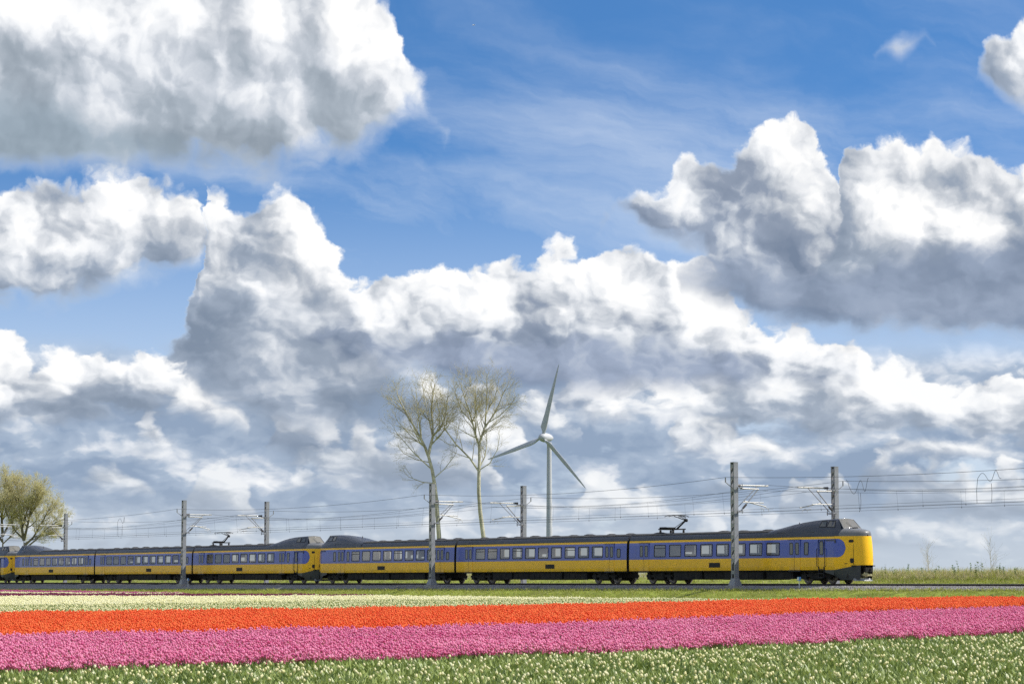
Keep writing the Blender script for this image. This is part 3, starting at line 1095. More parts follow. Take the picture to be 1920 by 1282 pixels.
def grime(m, z0, z1, tint, amount):
    """brake dust thrown up from the wheels: streaky film, thickest low on the panels"""
    t = m.node_tree
    b = t.nodes['Principled BSDF']
    old = b.inputs['Base Color'].links[0].from_socket
    tc = t.nodes.new('ShaderNodeTexCoord')
    sp = t.nodes.new('ShaderNodeSeparateXYZ')
    t.links.new(tc.outputs['Object'], sp.inputs[0])
    x, y, z = (Sock(t, sp.outputs[i]) for i in range(3))
    n = noise(t, xyz(t, x * 1.6, z * 0.35, 0.0), 1.0, detail=6, rough=0.65)
    f = z.step(z1, z0) * n.step(0.30, 0.75) * amount
    t.links.new(mix_color(t, f, old, tint), b.inputs['Base Color'])


grime(M['yellow'], 0.95, 1.5, (0.20, 0.13, 0.06), 0.40)
grime(M['blue'], 1.80, 3.30, (0.10, 0.10, 0.16), 0.15)
M['roof'] = material('grey_roof_paint', (0.042, 0.046, 0.060), 0.38, 0.4, var=0.15, scale=1.5, dirt=((0.075, 0.072, 0.066), 0.35), coat=0.12)
M['roof_top'] = material('dusty_roof_top', (0.055, 0.055, 0.055), 0.8, 0.3, var=0.3, scale=2, dirt=((0.12, 0.11, 0.10), 0.5))
M['hood'] = material('grey_cab_paint', (0.16, 0.16, 0.16), 0.42, 0.45, var=0.08, scale=1.5, coat=0.25)
M['rubber'] = material('black_rubber', (0.022, 0.022, 0.026), 0.6, 0.3)
M['under'] = material('sooty_underframe', (0.022, 0.021, 0.020), 0.8, 0.25, var=0.5, scale=3, dirt=((0.05, 0.042, 0.034), 0.6))
M['skirt'] = material('dark_grey_skirt', (0.045, 0.052, 0.056), 0.45, 0.4, var=0.1, scale=2)
M['steel'] = material('wheel_steel', (0.22, 0.19, 0.16), 0.5, 0.5, metal=0.4, var=0.3, scale=6)
M['seat'] = material('grey_seats', (0.55, 0.53, 0.49), 0.9, 0.2, var=0.3, scale=4)
M['cream'] = material('cream_lining', (0.75, 0.72, 0.64), 0.8, 0.2)
M['curtain'] = material('cream_curtain', (0.70, 0.64, 0.50), 0.9, 0.1, var=0.1, scale=5)
M['redseat'] = material('dusky_red_blind', (0.45, 0.22, 0.20), 0.9, 0.1)
M['plough'] = material('pale_plough_paint', (0.26, 0.27, 0.27), 0.5, 0.4, var=0.2, scale=4)
M['brass'] = material('greased_coupler', (0.42, 0.38, 0.20), 0.5, 0.5, metal=0.3, var=0.4, scale=8)
M['dark_glass'] = material('dark_cab_glass', (0.015, 0.017, 0.02), 0.06, 0.6)
M['slim_glass'] = material('slim_door_glass', (0.16, 0.16, 0.15), 0.08, 0.6)


def glass_material():
    m = bpy.data.materials.new('window_glass')
    m.use_nodes = True
    t = m.node_tree
    t.nodes.clear()
    out = t.nodes.new('ShaderNodeOutputMaterial')
    tr = t.nodes.new('ShaderNodeBsdfTransparent')
    tr.inputs[0].default_value = (0.56, 0.53, 0.45, 1)
    gl = t.nodes.new('ShaderNodeBsdfGlossy')
    gl.inputs['Roughness'].default_value = 0.03
    fr = t.nodes.new('ShaderNodeFresnel')
    fr.inputs[0].default_value = 3.0
    mx = t.nodes.new('ShaderNodeMixShader')
    t.links.new(fr.outputs[0], mx.inputs[0])
    t.links.new(tr.outputs[0], mx.inputs[1])
    t.links.new(gl.outputs[0], mx.inputs[2])
    t.links.new(mx.outputs[0], out.inputs[0])
    return m


M['glass'] = glass_material()

HALF = 1.45
Z_ROWS = [(0.97, -0.02), (1.2, 0.0), (1.86, 0.0), (2.06, 0.0), (2.95, -0.03), (3.15, -0.05), (3.33, -0.08)]   # height, half-width change
ROOF = [(1.365, 3.33), (1.345, 3.42), (1.28, 3.58), (1.14, 3.74), (0.86, 3.85), (0.45, 3.90), (0.0, 3.915)]
NOSE_T, NOSE_L, NOSE_K = -0.30, 2.1, 2.3


def half_at(t):
    """half width of the rounded nose, t metres back from the reference plane"""
    k = min(max((t - NOSE_T) / NOSE_L, 0.0), 1.0)
    return HALF * k ** (1.0 / NOSE_K)


def side_y(z):
    for (z0, o0), (z1, o1) in zip(Z_ROWS, Z_ROWS[1:]):
        if z <= z1:
            return o0 + (o1 - o0) * max(0.0, (z - z0)) / (z1 - z0)
    return Z_ROWS[-1][1]


def ring_mesh(name, w, h, b, depth, mat, corner=0.08, bar=None):
    """rounded rectangular rubber frame in the x-z plane, standing 'depth' out towards -y"""
    def loop(hw, hh, c):
        pts = []
        for cx, cz, a0 in ((hw - c, hh - c, 0), (-hw + c, hh - c, 90), (-hw + c, -hh + c, 180), (hw - c, -hh + c, 270)):
            for a in (0, 45, 90):
                r = math.radians(a0 + a)
                pts.append((cx + c * math.cos(r), cz + c * math.sin(r)))
        return pts
    mb = MB()
    o, i = loop(w / 2, h / 2, corner), loop(w / 2 - b, h / 2 - b, max(0.02, corner - b * .6))
    n = len(o)
    vs = [(x, -depth, z) for x, z in o] + [(x, -depth, z) for x, z in i] + [(x, 0, z) for x, z in o] + [(x, 0.03, z) for x, z in i]
    fs = []
    for k in range(n):
        j = (k + 1) % n
        fs += [(k, n + k, n + j, j), (2 * n + k, k, j, 2 * n + j), (n + k, 3 * n + k, 3 * n + j, n + j)]
    mb.add(vs, fs)
    if bar is not None:
        mb.box(-w / 2 + b, w / 2 - b, -depth * 0.8, 0.0, bar - 0.025, bar + 0.025)
    return mb.mesh(name, mat)


WIN_W, WIN_H, WIN_Z = 1.46, 0.86, 2.505
ME_WIN = ring_mesh('window', WIN_W + 0.10, WIN_H + 0.08, 0.065, 0.012, M['rubber'])
ME_WIN_BAR = ring_mesh('window', WIN_W + 0.10, WIN_H + 0.08, 0.065, 0.012, M['rubber'], bar=0.20)
ME_SLIM = ring_mesh('slim_window', 0.50, 0.92, 0.05, 0.012, M['rubber'], corner=0.10)
ME_SMALL = ring_mesh('small_window', 0.52, 0.72, 0.055, 0.012, M['rubber'], corner=0.14)


def pane_mesh(name, w, h, m):
    mb = MB()
    mb.quad((-w / 2, 0.004, -h / 2), (w / 2, 0.004, -h / 2), (w / 2, 0.004, h / 2), (-w / 2, 0.004, h / 2))
    return mb.mesh(name, m)


ME_PANE = pane_mesh('pane', WIN_W - 0.03, WIN_H - 0.05, M['glass'])
ME_PANE_SLIM = pane_mesh('pane', 0.41, 0.83, M['slim_glass'])
ME_PANE_SMALL = pane_mesh('pane', 0.42, 0.62, M['slim_glass'])


def wheel_mesh():
    mb = MB()
    mb.lathe([(0.0, -0.07), (0.17, -0.07), (0.19, -0.03), (0.38, -0.03), (0.40, -0.07), (0.46, -0.07), (0.475, 0.05), (0.50, 0.055), (0.50, 0.08), (0.0, 0.08)], 24, 0, 'Y')
    return mb.mesh('wheel', M['steel'])


ME_WHEEL = wheel_mesh()


def bogie_mesh():
    mb = MB()
    for s in (-1, 1):
        y = s * 1.02
        mb.box(-1.75, 1.75, y - 0.07, y + 0.07, 0.50, 0.68)
        mb.box(-0.65, 0.65, y - 0.10, y + 0.10, 0.34, 0.62)
        for xo in (-1.35, 1.35):
            mb.box(xo - 0.22, xo + 0.22, y - 0.12, y + 0.13, 0.30, 0.66)
            mb.tube([(xo, y, 0.62), (xo, y, 0.92)], 0.10, 8)
        mb.tube([(-0.45, y - s * .02, 0.62), (-0.45, y, 0.95)], 0.19, 10)
        mb.tube([(0.45, y - s * .02, 0.62), (0.45, y, 0.95)], 0.19, 10)
        mb.tube([(-1.0, y + s * 0.13, 0.85), (0.6, y + s * 0.13, 0.55)], 0.045, 6)
    mb.box(-0.5, 0.5, -1.1, 1.1, 0.45, 0.80)
    mb.box(-1.15, 1.15, -0.62, 0.62, 0.22, 0.80)
    mb.box(-1.9, 1.9, -0.9, 0.9, 0.45, 0.95)
    for xo in (-1.35, 1.35):
        mb.tube([(xo, -0.8, 0.46), (xo, 0.8, 0.46)], 0.09, 8)
    return mb.mesh('bogie', M['under'])


ME_BOGIE = bogie_mesh()
VENT_ME = None


def roof_vent_mesh():
    mb = MB()
    mb.box(-0.42, 0.42, -0.42, 0.42, 0.0, 0.07)
    mb.add([(-.36, -.36, .07), (.36, -.36, .07), (.36, .36, .07), (-.36, .36, .07), (-.2, -.2, .15), (.2, -.2, .15), (.2, .2, .15), (-.2, .2, .15)],
           ((0, 1, 5, 4), (1, 2, 6, 5), (2, 3, 7, 6), (3, 0, 4, 7), (4, 5, 6, 7)))
    return mb.mesh('roof_vent', M['roof_top'])


ME_VENT = roof_vent_mesh()


def door_mesh():
    """two sliding-plug leaves standing a little proud, a dark seam between, and the step below"""
    mb = MB()
    for s in (-1, 1):
        x0, x1 = (0.02, 0.66) if s > 0 else (-0.66, -0.02)
        mb.box(x0, x1, -0.014, 0.0, 0.98, 1.855, 0)
        mb.box(x0, x1, -0.014, 0.0, 1.865, 3.12, 1)
    mb.box(-0.019, 0.019, -0.004, 0.0, 0.98, 3.12, 2)
    mb.box(-0.72, 0.72, -0.02, 0.0, 3.125, 3.155, 2)
    mb.box(-0.70, 0.70, -0.03, 0.3, 0.86, 0.965, 2)
    return mb.mesh('door', [M['yellow'], M['blue'], M['rubber']])


ME_DOOR = door_mesh()
_vp = MB()
_vp.box(-0.70, 0.70, -0.006, 0.0, 1.20, 1.56, 0)
for _k in range(6):
    _vp.box(-0.66, 0.66, -0.016, -0.007, 1.23 + _k * 0.054, 1.255 + _k * 0.054, 0)
ME_LOUVRE = _vp.mesh('louvre_panel', M['rubber'])
_vp = MB()
_vp.box(-0.55, 0.55, -0.006, 0.0, 2.86, 3.12, 0)
for _k in range(5):
    _vp.box(-0.53, 0.53, -0.014, -0.007, 2.875 + _k * 0.048, 2.90 + _k * 0.048, 0)
ME_GRILLE = _vp.mesh('cab_grille', material('grey_blue_grille', (0.10, 0.10, 0.16), 0.6, 0.3))

def gutter(t):
    """half width of the nose where the grey hood meets the yellow shell"""
    return max(0.02, half_at(t - 0.10) * (1 - 0.08 / HALF) + 0.006)


CAB_SECTIONS = [
    # t, then five (half width, height) pairs from the gutter to the crown
    (t, [(gutter(t), 3.33), (gutter(t) * k1, z1), (gutter(t) * k2, z2), (gutter(t) * k3, z3), (0, z4)])
    for t, k1, z1, k2, z2, k3, z3, z4 in (
        (-0.199, 0.9, 3.38, 0.7, 3.42, 0.4, 3.44, 3.445),
        (-0.185, 0.97, 3.45, 0.85, 3.52, 0.5, 3.56, 3.57),
        (-0.13, 0.97, 3.50, 0.86, 3.60, 0.5, 3.66, 3.67),
        (0.05, 0.97, 3.52, 0.83, 3.66, 0.45, 3.73, 3.75),
        (0.4, 0.97, 3.52, 0.80, 3.70, 0.43, 3.80, 3.83),
        (0.9, 0.97, 3.52, 0.81, 3.73, 0.43, 3.86, 3.90))
] + [(1.45, [(1.26, 3.33), (1.22, 3.52), (1.00, 3.76), (0.80, 3.88), (0, 3.96)])]
POD = [
    (2.1, [(1.36, 3.33), (1.32, 3.52), (0.98, 3.90), (0.64, 4.52), (0, 4.57)]),
    (2.6, [(1.37, 3.33), (1.33, 3.52), (1.02, 3.92), (0.70, 4.54), (0, 4.60)]),
    (3.5, [(1.37, 3.33), (1.33, 3.54), (1.06, 3.95), (0.74, 4.52), (0, 4.59)]),
    (4.6, [(1.37, 3.33), (1.335, 3.56), (1.10, 3.98), (0.80, 4.48), (0, 4.56)]),
    (5.8, [(1.37, 3.33), (1.335, 3.56), (1.13, 3.96), (0.86, 4.37), (0, 4.47)]),
    (7.0, [(1.37, 3.33), (1.335, 3.56), (1.16, 3.90), (0.90, 4.21), (0, 4.32)]),
    (8.2, [(1.37, 3.33), (1.335, 3.56), (1.18, 3.82), (0.90, 4.02), (0, 4.12)]),
    (9.6, [(1.37, 3.33), (1.335, 3.56), (1.19, 3.71), (0.88, 3.85), (0, 3.93)]),
]


def build_cab(root, sgn, x_ref):
    """the nose of a driving carriage; x = x_ref - sgn * t"""
    X = lambda t: x_ref - sgn * t
    # --- grey hood in front of the windscreen and the high pod behind it
    def loft(mb, secs, mat):
        n = 9
        o = len(mb.v)
        for t, prof in secs:
            row = [(-hw, z) for hw, z in prof[:-1]] + [(0, prof[-1][1])] + [(hw, z) for hw, z in reversed(prof[:-1])]
            mb.v += [(X(t), y, z) for y, z in row]
        for i in range(len(secs) - 1):
            for k in range(n - 1):
                a, b = o + i * n + k, o + (i + 1) * n + k
                f = (a, a + 1, b + 1, b)
                mb.f.append(f if sgn > 0 else tuple(reversed(f)))
                mb.m.append(mat)
                mb.sm.append(True)
    hood = MB()
    loft(hood, CAB_SECTIONS, 0)
    # closing lip at the very front
    hood.build('hood', M['hood'], root)
    pod = MB()
    loft(pod, POD, 0)
    # shoulders of the pod beside the windscreen
    a, b = CAB_SECTIONS[-1], POD[0]
    for s in (-1, 1):
        f = lambda q: [(X(q[0]), s * hw, z) for hw, z in q[1]]
        A, B = f(a), f(b)
        pod.add([A[0], A[1], A[2], B[0], B[1], B[2]], ((0, 1, 4, 3), (1, 2, 5, 4)) if s * sgn < 0 else ((3, 4, 1, 0), (4, 5, 2, 1)), 0, True)
        pod.add([A[2], B[2], B[3], A[3]], ((0, 1, 2),) if s * sgn < 0 else ((2, 1, 0),), 0, False)
    pod.build('cab_roof', M['roof'], root)
    # windscreen: framed, sloping back
    ws = MB()
    A, B = CAB_SECTIONS[-1], POD[0]
    p = [(X(A[0]), -0.80, 3.88), (X(A[0] - 0.02), 0.0, 3.965), (X(A[0]), 0.80, 3.88), (X(B[0]), 0.64, 4.52), (X(B[0] - 0.04), 0.0, 4.57), (X(B[0]), -0.64, 4.52)]
    corner = [(X(A[0]), -1.0, 3.76), (X(B[0]), -0.98, 3.90), (X(A[0]), 1.0, 3.76), (X(B[0]), 0.98, 3.90)]
    ws.add(p, ((0, 1, 4, 5), (1, 2, 3, 4)))
    ws.add([p[0], corner[0], corner[1], p[5]], ((0, 1, 2, 3),), 1)
    ws.add([p[2], corner[2], corner[3], p[3]], ((3, 2, 1, 0),), 1)
    w = ws.build('windscreen', [M['screen'], M['dark_glass']], root)
    fr = MB()
    q = [Vector(v) for v in p]
    fr.tube([q[0], q[1], q[2]], 0.035, 6)
    fr.tube([q[5], q[4], q[3]], 0.035, 6)
    fr.tube([q[0], q[5]], 0.03, 6)
    fr.tube([q[2], q[3]], 0.03, 6)
    fr.tube([q[1] + Vector((0.02 * sgn, 0, 0.02)), q[1].lerp(q[4], 0.6) + Vector((0.03 * sgn, -0.25, 0.03))], 0.012, 5)
    fr.build('screen_frame', M['hood'], w)
    wp = MB()
    wp.box(X(1.05) - 0.16, X(1.05) + 0.16, -0.28, 0.06, 3.87, 3.96)
    wp.build('wiper_box', M['rubber'], root)
    # side windows of the cab, dark panes set 4 mm proud of the pod flank
    for s in (-1, 1):
        for t0, t1 in ((2.25, 3.05), (3.15, 3.85)):
            m = MB()
            def flank(t, k):
                prev = POD[0]
                for nx in POD[1:]:
                    if t <= nx[0]:
                        u = (t - prev[0]) / (nx[0] - prev[0])
                        lo = [prev[1][2][i] * (1 - u) + nx[1][2][i] * u for i in (0, 1)]
                        hi = [prev[1][3][i] * (1 - u) + nx[1][3][i] * u for i in (0, 1)]
                        return (X(t), s * (lo[0] * (1 - k) + hi[0] * k + 0.008), lo[1] * (1 - k) + hi[1] * k + 0.004)
                    prev = nx
            a4 = [flank(t0, 0.12), flank(t1, 0.12), flank(t1 - 0.05, 0.84), flank(t0 + 0.12, 0.84)]
            m.add(a4, ((0, 1, 2, 3),))
            cw = m.build('cab_window', M['dark_glass'] if t0 < 3 and False else M['cabside'], root)
            f4 = [Vector(v) for v in a4]
            fm = MB()
            for i in range(4):
                fm.tube([f4[i], f4[(i + 1) % 4]], 0.022, 5)
            fm.build('window_rim', M['rubber'], cw)
    # roof hatches / air intakes on the flank (dark rectangles over the doors)
    for s in (-1, 1):
        for t0, t1 in ((4.15, 5.55), (6.35, 6.75), (7.55, 8.35)):
            m = MB()
            m.add([(X(t0), s * 1.368, 3.36), (X(t1), s * 1.368, 3.36), (X(t1), s * 1.275, 3.68), (X(t0), s * 1.275, 3.68)], ((0, 1, 2, 3),))
            m.build('intake_panel', M['rubber'], root)
    # --- yellow nose shell, wrapping round from side to side
    sh = MB()
    us = [0.0, 0.12, 0.25, 0.38, 0.5, 0.62, 0.72, 0.8, 0.87, 0.93, 0.97, 1.0]
    cols = [(-NOSE_T * 0 + NOSE_T + NOSE_L * u ** NOSE_K, HALF * u) for u in us]
    path = [(t, -y) for t, y in reversed(cols)] + cols[1:]
    def zbot(t):
        return 1.30 if t < 0.0 else max(0.97, 1.30 - 0.33 * (t / 1.75))
    rows = 6
    o = len(sh.v)
    for t, y in path:
        zb = zbot(t)
        for k in range(rows):
            z = zb + (3.33 - zb) * k / (rows - 1)
            lean = 0.10 * (z - 1.3) / 2.0 * max(0.0, 1 - max(t, 0) / 1.5)
            bulge = 0.06 * math.sin(math.pi * min(1, max(0, (z - 1.0) / 2.4))) * max(0.0, 1 - max(t, 0) / 1.2)
            off = side_y(z) * min(1.0, abs(y) / HALF)
            yy = y + (off if y > 0 else -off) if y else 0
            sh.v.append((X(t + lean - bulge), yy, z))
    for i in range(len(path) - 1):
        for k in range(rows - 1):
            a = o + i * rows + k
            f = (a, a + rows, a + rows + 1, a + 1)
            sh.f.append(f if sgn > 0 else tuple(reversed(f)))
            sh.m.append(0)
            sh.sm.append(True)
    # panel seams either side of the front
    nose = sh.build('nose_shell', M['yellow'], root)
    for s in (-1, 1):
        m = MB()
        m.tube([(X(0.31), s * 0.872, 1.32), (X(0.33), s * 0.868, 2.3), (X(0.40), s * 0.80, 3.30)], 0.012, 4)
        m.build('panel_seam', M['rubber'], nose)
    mline = MB()
    # --- dark skirt under the nose with the coupler pocket
    sk = MB()
    o = len(sk.v)
    for t, y in path:
        zb, zt = (0.27 if t < 1.2 else 0.27 + (t - 1.2) * 0.55), zbot(t) - 0.004
        sk.v += [(X(t + 0.12), y * 0.93, zb), (X(t + 0.03), y * 0.985, (zb + zt) / 2), (X(t), y * 0.995, zt)]
    for i in range(len(path) - 1):
        ymid = abs((path[i][1] + path[i + 1][1]) / 2)
        for k in range(2):
            if ymid < 0.62 and True:
                continue                                 # open pocket at the front
            a = o + i * 3 + k
            f = (a, a + 3, a + 4, a + 1)
            sk.f.append(f if sgn > 0 else tuple(reversed(f)))
            sk.m.append(0)
            sk.sm.append(True)
    # skirt running back along the side to the bogie
    for s in (-1, 1):
        y = s * HALF * 0.985
        sk.add([(X(1.8), y, 0.60), (X(2.9), y, 0.82), (X(2.9), y, 0.965), (X(1.8), y, 0.965)], ((0, 1, 2, 3),))
    sk.build('skirt', M['skirt'], root)
    m = MB()
    m.box(min(X(0.15), X(1.0)), max(X(0.15), X(1.0)), -0.95, 0.95, 1.22, 1.285)
    m.box(min(X(0.75), X(1.2)), max(X(0.75), X(1.2)), -1.05, 1.05, 0.42, 1.2)
    m.build('coupler_pocket', M['under'], root)
    m = MB()
    m.box(min(X(-0.22), X(0.7)), max(X(-0.22), X(0.7)), -0.16, 0.16, 0.86, 1.10, 0)
    m.box(min(X(-0.30), X(-0.05)), max(X(-0.30), X(-0.05)), -0.30, 0.30, 0.82, 1.14, 0)
    m.tube([(X(-0.3), 0.12, 1.0), (X(-0.42), 0.12, 1.0)], 0.09, 8, 0)
    m.lathe([(0.0, -0.04), (0.2, -0.02), (0.22, 0.06), (0.0, 0.10)], 10, 1, 'X', (X(-0.15), -0.18, 0.66))
    m.box(min(X(-0.2), X(0.1)), max(X(-0.2), X(0.1)), -0.4, 0.35, 0.54, 0.70, 1)
    m.build('coupler', [M['under'], M['brass']], root)
    m = MB()
    m.add([(X(0.35), -0.85, 0.20), (X(-0.12), -0.28, 0.20), (X(-0.12), 0.28, 0.20), (X(0.35), 0.85, 0.20),
           (X(0.40), -0.85, 0.38), (X(-0.02), -0.28, 0.40), (X(-0.02), 0.28, 0.40), (X(0.40), 0.85, 0.38)],
          ((0, 1, 5, 4), (1, 2, 6, 5), (2, 3, 7, 6)))
    m.build('plough', M['plough'], root)
    # --- lamps on the cheeks
    for s in (-1, 1):
        def cheek(t, z, out=0.012):
            y = half_at(t) + side_y(z) + out
            return (X(t), s * y, z)
        m = MB()
        pts = []
        for k in range(12):
            a = 2 * math.pi * k / 12
            sx = math.copysign(abs(math.cos(a)) ** 0.6, math.cos(a)) * 0.17
            sz = math.copysign(abs(math.sin(a)) ** 0.6, math.sin(a)) * 0.10
            pts.append(cheek(0.50 + sx, 2.98 + sz))
        m.add(pts, (tuple(range(12)),))
        m.build('marker_lamp', M['rubber'], root)
        m = MB()
        pts, back = [], []
        for k in range(10):
            a = 2 * math.pi * k / 10
            sx = math.copysign(abs(math.cos(a)) ** 0.6, math.cos(a)) * 0.13
            sz = math.copysign(abs(math.sin(a)) ** 0.6, math.sin(a)) * 0.17
            pts.append(cheek(0.42 + sx * 0.8, 1.62 + sz, 0.07))
            back.append(cheek(0.42 + sx, 1.62 + sz, 0.0))
        m.add(pts + back, [tuple(range(10))] + [(k, (k + 1) % 10, 10 + (k + 1) % 10, 10 + k) for k in range(10)])
        m.build('headlight', M['rubber'], root)
        m = MB()
        m.add([cheek(0.32, 1.40), cheek(0.95, 1.38), cheek(0.95, 1.43), cheek(0.32, 1.45)], ((0, 1, 2, 3),))
        m.build('cheek_step', M['rubber'], root)


def screen_material():
    m = material('windscreen_glass', (0.19, 0.18, 0.155), 0.05, 0.6)
    return m


M['screen'] = screen_material()
M['cabside'] = material('cab_side_glass', (0.10, 0.10, 0.095), 0.08, 0.6)


def build_carriage(t0, length, label, cab=None, pantograph=False, driver_door=True, windows=(), doors=(), slims=(), smalls=(), louvres=(), bars=(), bogies=(), boxes=(), seed=0):
    """t0: metres back from the nose of the train to this carriage's front end; positions are metres back from t0"""
    r = random.Random(seed)
    root = on_track(empty('train_carriage'), t0, 0, 0)
    tag(root, label, 'train carriage', 'coupled yellow and blue train carriages')
    L = length
    X = lambda s: -s
    s_lo = 1.8 if cab == 'front' else 0.0
    s_hi = L - 1.8 if cab == 'rear' else L
    # ---- shell: side walls with real window openings
    body = MB()
    xs = {s_lo, s_hi}
    for c in windows:
        xs |= {c - WIN_W / 2, c + WIN_W / 2}
    xs = sorted(x for x in xs if s_lo <= x <= s_hi)
    for side in (-1, 1):
        for a, b_ in zip(xs, xs[1:]):
            hole = any(abs((a + b_) / 2 - c) < WIN_W / 2 for c in windows)
            for (z0, o0), (z1, o1) in zip(Z_ROWS, Z_ROWS[1:]):
                if hole and 2.0 < z0 and z1 < 3.0:
                    continue
                mat = 1 if 1.8 < z0 and z1 < 3.2 else 0
                y0, y1 = side * (HALF + o0), side * (HALF + o1)
                v = [(X(a), y0, z0), (X(b_), y0, z0), (X(b_), y1, z1), (X(a), y1, z1)]
                body.add(v, ((0, 1, 2, 3),) if side > 0 else ((3, 2, 1, 0),), mat)
    # rounded end of the blue band on a driving carriage, laid on the yellow cheek
    if cab:
        D = (lambda t: X(t)) if cab == 'front' else (lambda t: X(L - t))
        for side in (-1, 1):
            n = 8
            pts = []
            for i in range(n + 1):
                t = 1.8 - (1.8 - 0.86) * i / n
                if t > 1.5:
                    zl, zh = 1.86, 3.15
                else:
                    q = math.sqrt(max(0.0, 1 - ((1.5 - t) / 0.64) ** 2))
                    zl, zh = 2.505 - 0.645 * q, 2.505 + 0.645 * q
                row = []
                for k in range(5):
                    z = zl + (zh - zl) * k / 4
                    lean = 0.0
                    row.append((D(t), side * (half_at(t) + side_y(z) * min(1.0, half_at(t) / HALF) + 0.010), z))
                pts.append(row)
            for i in range(n):
                for k in range(4):
                    v = [pts[i][k], pts[i + 1][k], pts[i + 1][k + 1], pts[i][k + 1]]
                    flip = (side > 0) == (cab == 'front')
                    body.add(v, ((3, 2, 1, 0),) if flip else ((0, 1, 2, 3),), 1, True)
    # end walls
    for s, ok in ((0.0, cab != 'front'), (L, cab != 'rear')):
        if ok:
            y = HALF - 0.02
            v = [(X(s), -y, 0.97), (X(s), y, 0.97), (X(s), y - 0.06, 3.33), (X(s), -y + 0.06, 3.33)]
            body.add(v, ((0, 1, 2, 3),) if s == 0 else ((3, 2, 1, 0),), 2)
    bd = body.build('body', [M['yellow'], M['blue'], M['under']], root)
    # ---- roof
    rf = MB()
    r0 = 9.6 if cab == 'front' else 0.0
    r1 = L - 9.6 if cab == 'rear' else L
    prof = [(-y, z) for y, z in ROOF[:-1]] + [(0, ROOF[-1][1])] + [(y, z) for y, z in reversed(ROOF[:-1])]
    nst = max(2, int((r1 - r0) / 1.1))
    n = len(prof)
    for i in range(nst + 1):
        s = r0 + (r1 - r0) * i / nst
        rf.v += [(X(s), y, z + (0.006 if abs(y) < 0.9 and i % 2 else 0)) for y, z in prof]
    for i in range(nst):
        for k in range(n - 1):
            a = i * n + k
            rf.f.append((a, a + 1, a + n + 1, a + n))
            rf.m.append(1 if 3 <= k <= n - 5 else 0)
            rf.sm.append(True)
    for s in (r0, r1):
        if (s == 0.0) or (s == L):
            rf.add([(X(s), y, z) for y, z in prof], (tuple(range(n)) if s == 0 else tuple(reversed(range(n))),), 0)
    for side in (-1, 1):                                  # gutter and one long rib
        rf.tube([(X(s_lo), side * 1.375, 3.335), (X(s_hi), side * 1.375, 3.335)], 0.018, 5, 0)
        rf.tube([(X(r0), side * 1.145, 3.755), (X(r1), side * 1.145, 3.755)], 0.022, 5, 1)
    rf.build('roof', [M['roof'], M['roof_top']], root)
    vt = [r0 + 1.6 + k * 2.75 for k in range(int((r1 - r0 - 2.4) / 2.75) + 1)]
    for s in vt:
        if pantograph and L - 9.0 < s < L - 2.2:
            continue
        o = link('roof_vent', ME_VENT, root)
        o.location = (X(s + r.uniform(-.3, .3)), 0.0, 3.90)
        o.scale = (r.uniform(0.45, 0.9), 0.8, r.uniform(0.45, 0.8))
    # ---- windows
    for j, c in enumerate(windows):
        o = link('window', ME_WIN_BAR if j in bars else ME_WIN, root)
        o.location = (X(c), -HALF + 0.012, WIN_Z)
        o.rotation_euler = (-0.03, 0, 0)
        pn = link('pane', ME_PANE, o)
    fr = MB()
    for c in windows:                                     # rims of the far side
        for a, b_, z0, z1 in ((c - .78, c - .71, 2.04, 2.97), (c + .71, c + .78, 2.04, 2.97), (c - .71, c + .71, 2.04, 2.10), (c - .71, c + .71, 2.91, 2.97)):
            fr.box(X(b_), X(a), HALF - 0.02, HALF + 0.01, z0, z1)
    if windows:
        tag(fr.build('far_window_rims', M['rubber'], root), kind='stuff')
    for c in slims:
        o = link('slim_window', ME_SLIM, root)
        o.location = (X(c), -HALF + 0.006, 2.50)
        o.rotation_euler = (-0.03, 0, 0)
        link('pane', ME_PANE_SLIM, o)
    for c in smalls:
        o = link('small_window', ME_SMALL, root)
        o.location = (X(c), -HALF + 0.006, 2.40)
        o.rotation_euler = (-0.03, 0, 0)
        link('pane', ME_PANE_SMALL, o)
    for c in doors:
        o = link('door', ME_DOOR, root)
        o.location = (X(c), -HALF - 0.002, 0)
        for dx in (-0.33, 0.33):
            w = link('door_window', ME_SLIM, o)
            w.location = (dx, -0.014, 2.50)
            w.scale = (0.8, 1, 0.95)
            w2 = link('door_pane', ME_PANE_SLIM, o)
            w2.location = (dx, -0.019, 2.50)
            w2.scale = (0.8, 1, 0.95)
    for c in louvres:
        o = link('louvre_panel', ME_LOUVRE, root)
        o.location = (X(c), -HALF - 0.001, 0)
    # ---- inside: floor, ceiling, partitions, seat backs, curtains
    i0, i1 = (9.0, L - 2.6) if cab == 'front' else ((2.6, L - 9.0) if cab == 'rear' else (0.3, L - 0.3))
    if windows:
        i0, i1 = min(windows) - 1.0, max(windows) + 1.0
        it = MB()
        it.box(X(i1), X(i0), -1.38, 1.38, 1.15, 1.20, 0)
        it.box(X(i1), X(i0), -1.34, 1.34, 3.10, 3.14, 1)
        it.box(X(i0) , X(i0) + 0.04, -1.36, 1.36, 1.2, 3.1, 1)
        it.box(X(i1) - 0.04, X(i1), -1.36, 1.36, 1.2, 3.1, 1)
        it.build('interior', [M['seat'], M['cream']], root)
        st = MB()
        for c in windows:
            for off in (-0.95, 0.95):
                for y0, y1 in ((-1.30, -0.30), (0.35, 1.30)):
                    x = X(c + off)
                    st.box(x - 0.10, x + 0.10, y0, y1, 1.3, 2.24 + r.uniform(-.03, .03), 0)
                    st.box(x - 0.55 if off < 0 else x + 0.1, x - 0.1 if off < 0 else x + 0.55, y0, y1, 1.3, 1.66, 0)
        tag(st.build('seats', M['seat'], root), kind='stuff')
        cu = MB()
